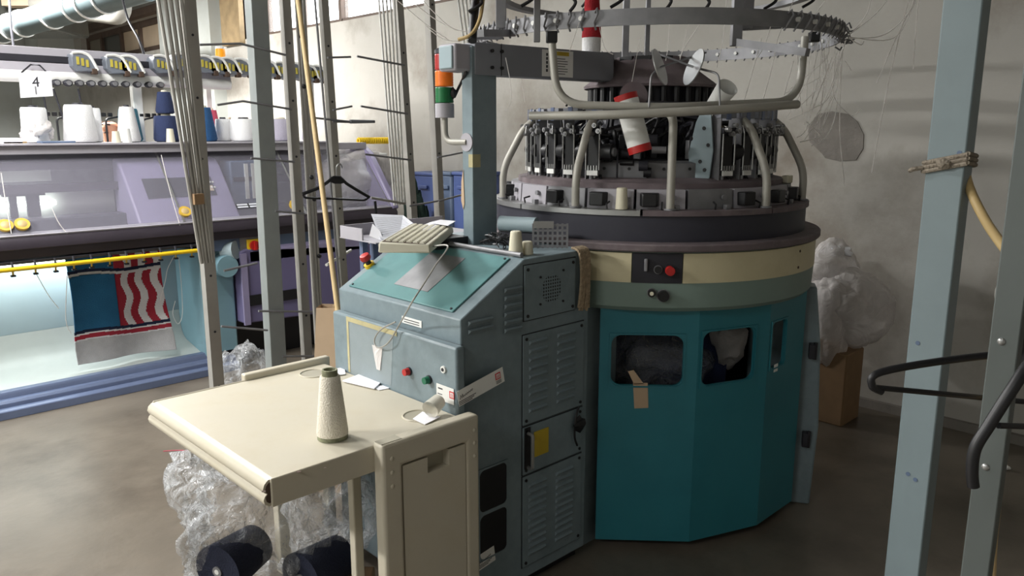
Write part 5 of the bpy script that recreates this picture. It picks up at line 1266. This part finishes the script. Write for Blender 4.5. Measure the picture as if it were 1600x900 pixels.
MB().tube(bez(hs, 6), .0115, 10).build('beige_hose', 'hose', origin=hs[-1], label='beige plastic hose tied to the pale blue post and drooping right', category='hose')
h2 = [AD(1600,430,1.35), AD(1592,480,1.3), AD(1560,545,1.25), AD(1549,600,1.22), AD(1541,680,1.2), AD(1556,760,1.15), AD(1549,850,1.15), AD(1545,960,1.15)]
MB().tube(bez(h2, 6), [.0085]*43, 8).build('yellow_hose', 'wood_stick', origin=h2[-1], label='yellowish hose running down behind the thin near post', category='hose')
pt_ = AD(1583, 450, 1.05)
tp_ = thing('thin_post', 'narrow grey steel upright at the right edge close to the camera', 'post', (pt_.x, pt_.y, 0))
MB().box(pt_.x-.012, pt_.x+.012, pt_.y-.018, pt_.y+.018, 0, 2.2).build('post_shaft', 'post_shaded', tp_, bevel=.002)
for py in (535, 730): 
    p = AX(1573 if py < 600 else 1541, py, pt_.x-.012); MB().ball((pt_.x-.012, pt_.y+.003, p.z), .0055, (.6,1,1), 10, 6).build('bolt_head', 'steel', tp_)
# rail on the thin post that carries the hangers (runs out of view to the right)
rz = .0
hkz = AD(1660, 440, 1.15).z
MB().cyl(pt_+Vector((.0,.02,hkz-pt_.z)), Vector((pt_.x+.25, pt_.y-.55, hkz)), .009, n=10).build('hanging_rail', 'alu', tp_)
def hanger(label, tip, neck, other, sag, r_=.0062, group='black hangers at the right edge'):
    t = thing('coat_hanger', label, 'coat hanger', neck)
    up_ = UP
    a1 = tip+UP*.0
    MB().tube(bez([tip-UP*.022+(neck-tip)*.05, tip-UP*.008-(neck-tip)*.01, tip+(neck-tip)*.04+UP*.012, tip.lerp(neck,.5)+UP*.012, neck], 6), r_, 10).build('hanger_arm', 'black_plastic', t)
    MB().tube(bez([neck, neck.lerp(other,.5)+UP*.012, other], 6), r_, 10).build('hanger_arm', 'black_plastic', t)
    MB().tube([tip-UP*sag, other-UP*(sag+.05)], r_*.75, 8).build('hanger_bar', 'black_plastic', t)
    MB().ball(neck+UP*.005, .02, (1,1,1.2), 12, 8).build('hanger_neck', 'black_plastic', t)
    MB().tube(bez([neck, neck+UP*.05, neck+UP*.085+RIGHT*.02, neck+UP*.06+RIGHT*.04]), .0025, 6).build('hook', 'steel', t)
    return t
hanger('black plastic hanger whose tip crosses the pale blue post', AD(1366, 594, 1.20), AD(1640, 548, 1.24), AD(1880, 600, 1.28), .012)
t = thing('coat_hanger', 'black plastic hanger with a curved tip nearest the camera at the right edge', 'coat hanger', AD(1640, 545, .92))
MB().tube(bez([AD(1521,760,.93), AD(1519,735,.93), AD(1524,700,.93), AD(1545,665,.93), AD(1580,610,.93), AD(1612,565,.94), AD(1650,540,.95), AD(1700,560,1.0), AD(1760,640,1.05)], 6), .0075, 10).build('hanger_arm', 'black_plastic', t)
MB().tube(bez([AD(1650,540,.95), AD(1652,490,.95), AD(1665,460,.95), AD(1680,475,.95)]), .0028, 6).build('hook', 'steel', t)
MB().tube([AD(1560,665,.93), AD(1720,670,1.02)], .004, 8).build('hanger_bar', 'black_plastic', t)
p = AD(1618, 515, 1.12)
crumple('black_bag', 'black_plastic', p, (.035, .04, .09), .3, 4, seed=21, label='black bag hanging at the right edge of the view', category='bag')
# white debris on the floor
for px, py, lab in ((1572, 730, 'white crumpled scrap on the floor at the lower right'), (1541, 733, 'small pale scrap on the floor by the thin post')):
    if px == 1541: continue
    q = AZ(px, py, .012); crumple('floor_scrap', 'label_white', q, (.022,.02,.014), .4, 2, seed=px, label=lab, category='scrap')
# ------------------------------------------------------------------ film sacks and carton behind the round machine
b_ = AX(1318, 500, 2.30)
sk = thing('film_sack', 'large milky plastic sack leaning on the wall behind the round machine', 'sack', (2.30, b_.y, .42))
crumple('sack_body', 'milky_film', AX(1325, 478, 2.28), (.16, .24, .22), .2, 4, freq=2, seed=31, parent=sk)
crumple('sack_side', 'milky_film', AX(1293, 508, 2.20), (.10, .13, .28), .2, 4, freq=2, seed=33, parent=sk)
crumple('sack_top', 'milky_film', AX(1300, 420, 2.3), (.12, .15, .17), .2, 4, freq=2, seed=37, parent=sk)
p = AX(1306, 392, 2.3); crumple('crumpled_paper', 'paper', p, (.06, .09, .04), .5, 3, seed=41, label='crumpled white papers on top of the milky sack', category='paper')
p = AZ(1300, 655, 0); bx_ = MB().box(-.10, .12, -.13, .13, 0, .40).build('cardboard_box', 'cardboard', bevel=.006, label='brown cardboard box on the floor behind the round machine', category='box'); bx_.location = (2.25, AX(1302, 640, 2.2).y+.06, 0)
# ------------------------------------------------------------------ loose yarns
th = MB()
def yarn(pts, r_=.0013, d=2.6): th.tube(bez([AD(x, y, d if len(q) == 0 else q[0]) for x, y, *q in pts], 5), r_, 4, cap=False)
for pts in ([(1322,62),(1300,130),(1285,165),(1262,200)], [(1316,80),(1312,200),(1320,290)], [(1312,80),(1296,150),(1270,170)], [(1300,90),(1270,170),(1258,205),(1245,215)], [(1326,60),(1380,55),(1420,20),(1440,-20)],
            [(1326,55),(1370,20),(1400,-20)], [(1326,58),(1390,62),(1418,30),(1432,-20)], [(1332,50),(1355,20),(1362,-15)], [(1420,0),(1390,120),(1362,270)], [(1436,-10),(1430,60),(1427,108)], [(1430,0),(1400,60),(1370,130)],
            [(1305,95),(1303,150),(1330,180),(1345,170)], [(1315,100),(1305,180),(1290,215),(1268,228)], [(1260,190),(1280,212),(1250,222)], [(1320,95),(1330,110)],
            [(1008,30),(1005,85)], [(1048,10),(1044,70),(1040,95)], [(1080,20),(1062,95)], [(1092,40),(1072,70),(1062,90)], [(1135,0),(1130,60),(1120,105)], [(1190,60),(1165,150),(1150,190)], [(1215,60),(1205,110),(1190,165)], [(1240,95),(1225,150)], [(1246,85),(1250,150),(1255,180)],
            [(1210,20),(1195,70),(1180,95)], [(1240,0),(1215,60)], [(1290,0),(1268,30)], [(935,35),(945,75),(958,85)], [(905,35),(890,80)], [(1100,200),(1106,260),(1130,300),(1170,315),(1185,330)], [(1212,320),(1218,345),(1226,372)], [(1000,60),(985,140)],
            [(790,90),(800,150),(790,175)], [(815,125),(820,160)], [(665,40),(690,60),(720,65)], [(620,0),(668,40),(700,62)], [(640,0),(680,30),(715,48)], [(655,-5),(700,40),(730,50)], [(1330,62),(1345,70),(1350,64)]):
    yarn(pts, .0014 if pts[0][0] < 1250 else .0018, 2.7 if pts[0][0] < 1000 else 3.0)
for k in range(15):
    x = 1296+rs.uniform(-16, 22); y = 30+rs.uniform(0, 60); yarn([(x, y), (x+rs.uniform(-22,8), y+rs.uniform(30,70)), (x-rs.uniform(10,60), y+rs.uniform(80,150))], .0011, 3.0)
th.build('loose_yarns', 'thread_white', origin=AD(1300, 120, 3.0), label='fine white yarns strung and draped around the feeder ring', category='yarn', kind='stuff')
th = MB()
for pts in ([(55,425),(75,460),(92,482)], [(272,400),(262,420),(258,440),(250,470)], [(279,400),(283,440),(285,490),(278,506),(270,490),(274,470)], [(105,430),(103,500),(112,522)], [(2,270),(8,310),(18,365)], [(75,310),(90,345),(105,365)], [(252,242),(266,300),(282,355)]):
    th.tube(bez([AY(x, y, 3.33 if y > 390 else 3.12) for x, y in pts], 5), .0022, 4, cap=False)
th.build('hanging_yarns', 'thread_white', origin=AY(170, 430, 3.3), label='white yarn ends hanging in and over the flat machine', category='yarn', kind='stuff')
# ------------------------------------------------------------------ person behind the flat machine
pp_ = AD(172, 206, 7.3); sc_ = pp_.z+.0
pe = thing('person', 'person with a bald head standing behind the shelf of yarn cones', 'person', (pp_.x, pp_.y, 0))
me = bpy.data.meshes.new('body'); hc = pp_.z+.07
V = [(0,0,.93),(0,0,1.12),(0,0,1.32),(0,0,1.42),(0,0,hc-.06),(0,0,hc+.03),(.09,0,.88),(.10,.02,.48),(.10,-.02,.08),(.11,-.12,.03),(-.09,0,.88),(-.10,.02,.48),(-.10,-.02,.08),(-.11,-.12,.03),
     (.17,0,1.37),(.23,.02,1.08),(.22,-.12,.86),(.21,-.18,.80),(-.17,0,1.37),(-.23,.02,1.08),(-.22,-.12,.86),(-.21,-.18,.80)]
Eg = [(0,1),(1,2),(2,3),(3,4),(4,5),(0,6),(6,7),(7,8),(8,9),(0,10),(10,11),(11,12),(12,13),(2,14),(14,15),(15,16),(16,17),(2,18),(18,19),(19,20),(20,21)]
Rd = [.15,.145,.15,.06,.075,.088,.085,.06,.042,.035,.085,.06,.042,.035,.06,.043,.032,.03,.06,.043,.032,.03]
# the figure faces the camera: local -y towards the viewer
def loc(p): return RIGHT*p[0]+FWD*p[1]+UP*p[2]
me.from_pydata([loc(p) for p in V], Eg, []); bo = bpy.data.objects.new('body', me); col.objects.link(bo); bo.parent = pe; me.materials.append(MATS['skin'])
sk_ = bo.modifiers.new('skin', 'SKIN'); 
for i, sv_ in enumerate(me.skin_vertices[0].data): sv_.radius = (Rd[i], Rd[i]); sv_.use_root = (i == 0)
bo.modifiers.new('sub', 'SUBSURF').levels = 2; bo.modifiers['sub'].render_levels = 2
ORG[bo.name] = pp_*1; ORG[bo.name].z = 0
base = Vector((pp_.x, pp_.y, 0))
for s_ in (-1, 1):
    q = base+loc((.032*s_, -.083, hc-.005)); MB().ball(q, .014, (1.3,1.3,.6), 10, 6).build('eye', 'ink', bo)
    q = base+loc((.034*s_, -.085, hc+.018)); MB().ball(q, .016, (1.4,1.4,.3), 10, 6).build('eyebrow', 'brown_yarn', bo)
    q = base+loc((.088*s_, .0, hc-.02)); MB().ball(q, .026, (.5,.6,1.2), 10, 6).build('ear', 'skin', bo)
MB().ball(base+loc((0,-.098,hc-.035)), .016, (1,1,1.4), 10, 6).build('nose', 'skin', bo); MB().ball(base+loc((0,-.082,hc-.075)), .022, (1.2,1.2,.3), 10, 6).build('mouth', 'rust_brown', bo)
MB().lathe([(.10,.88),(.165,.90),(.175,1.1),(.19,1.3),(.16,1.40),(.08,1.44)], base, 24).build('shirt', 'shirt', bo)
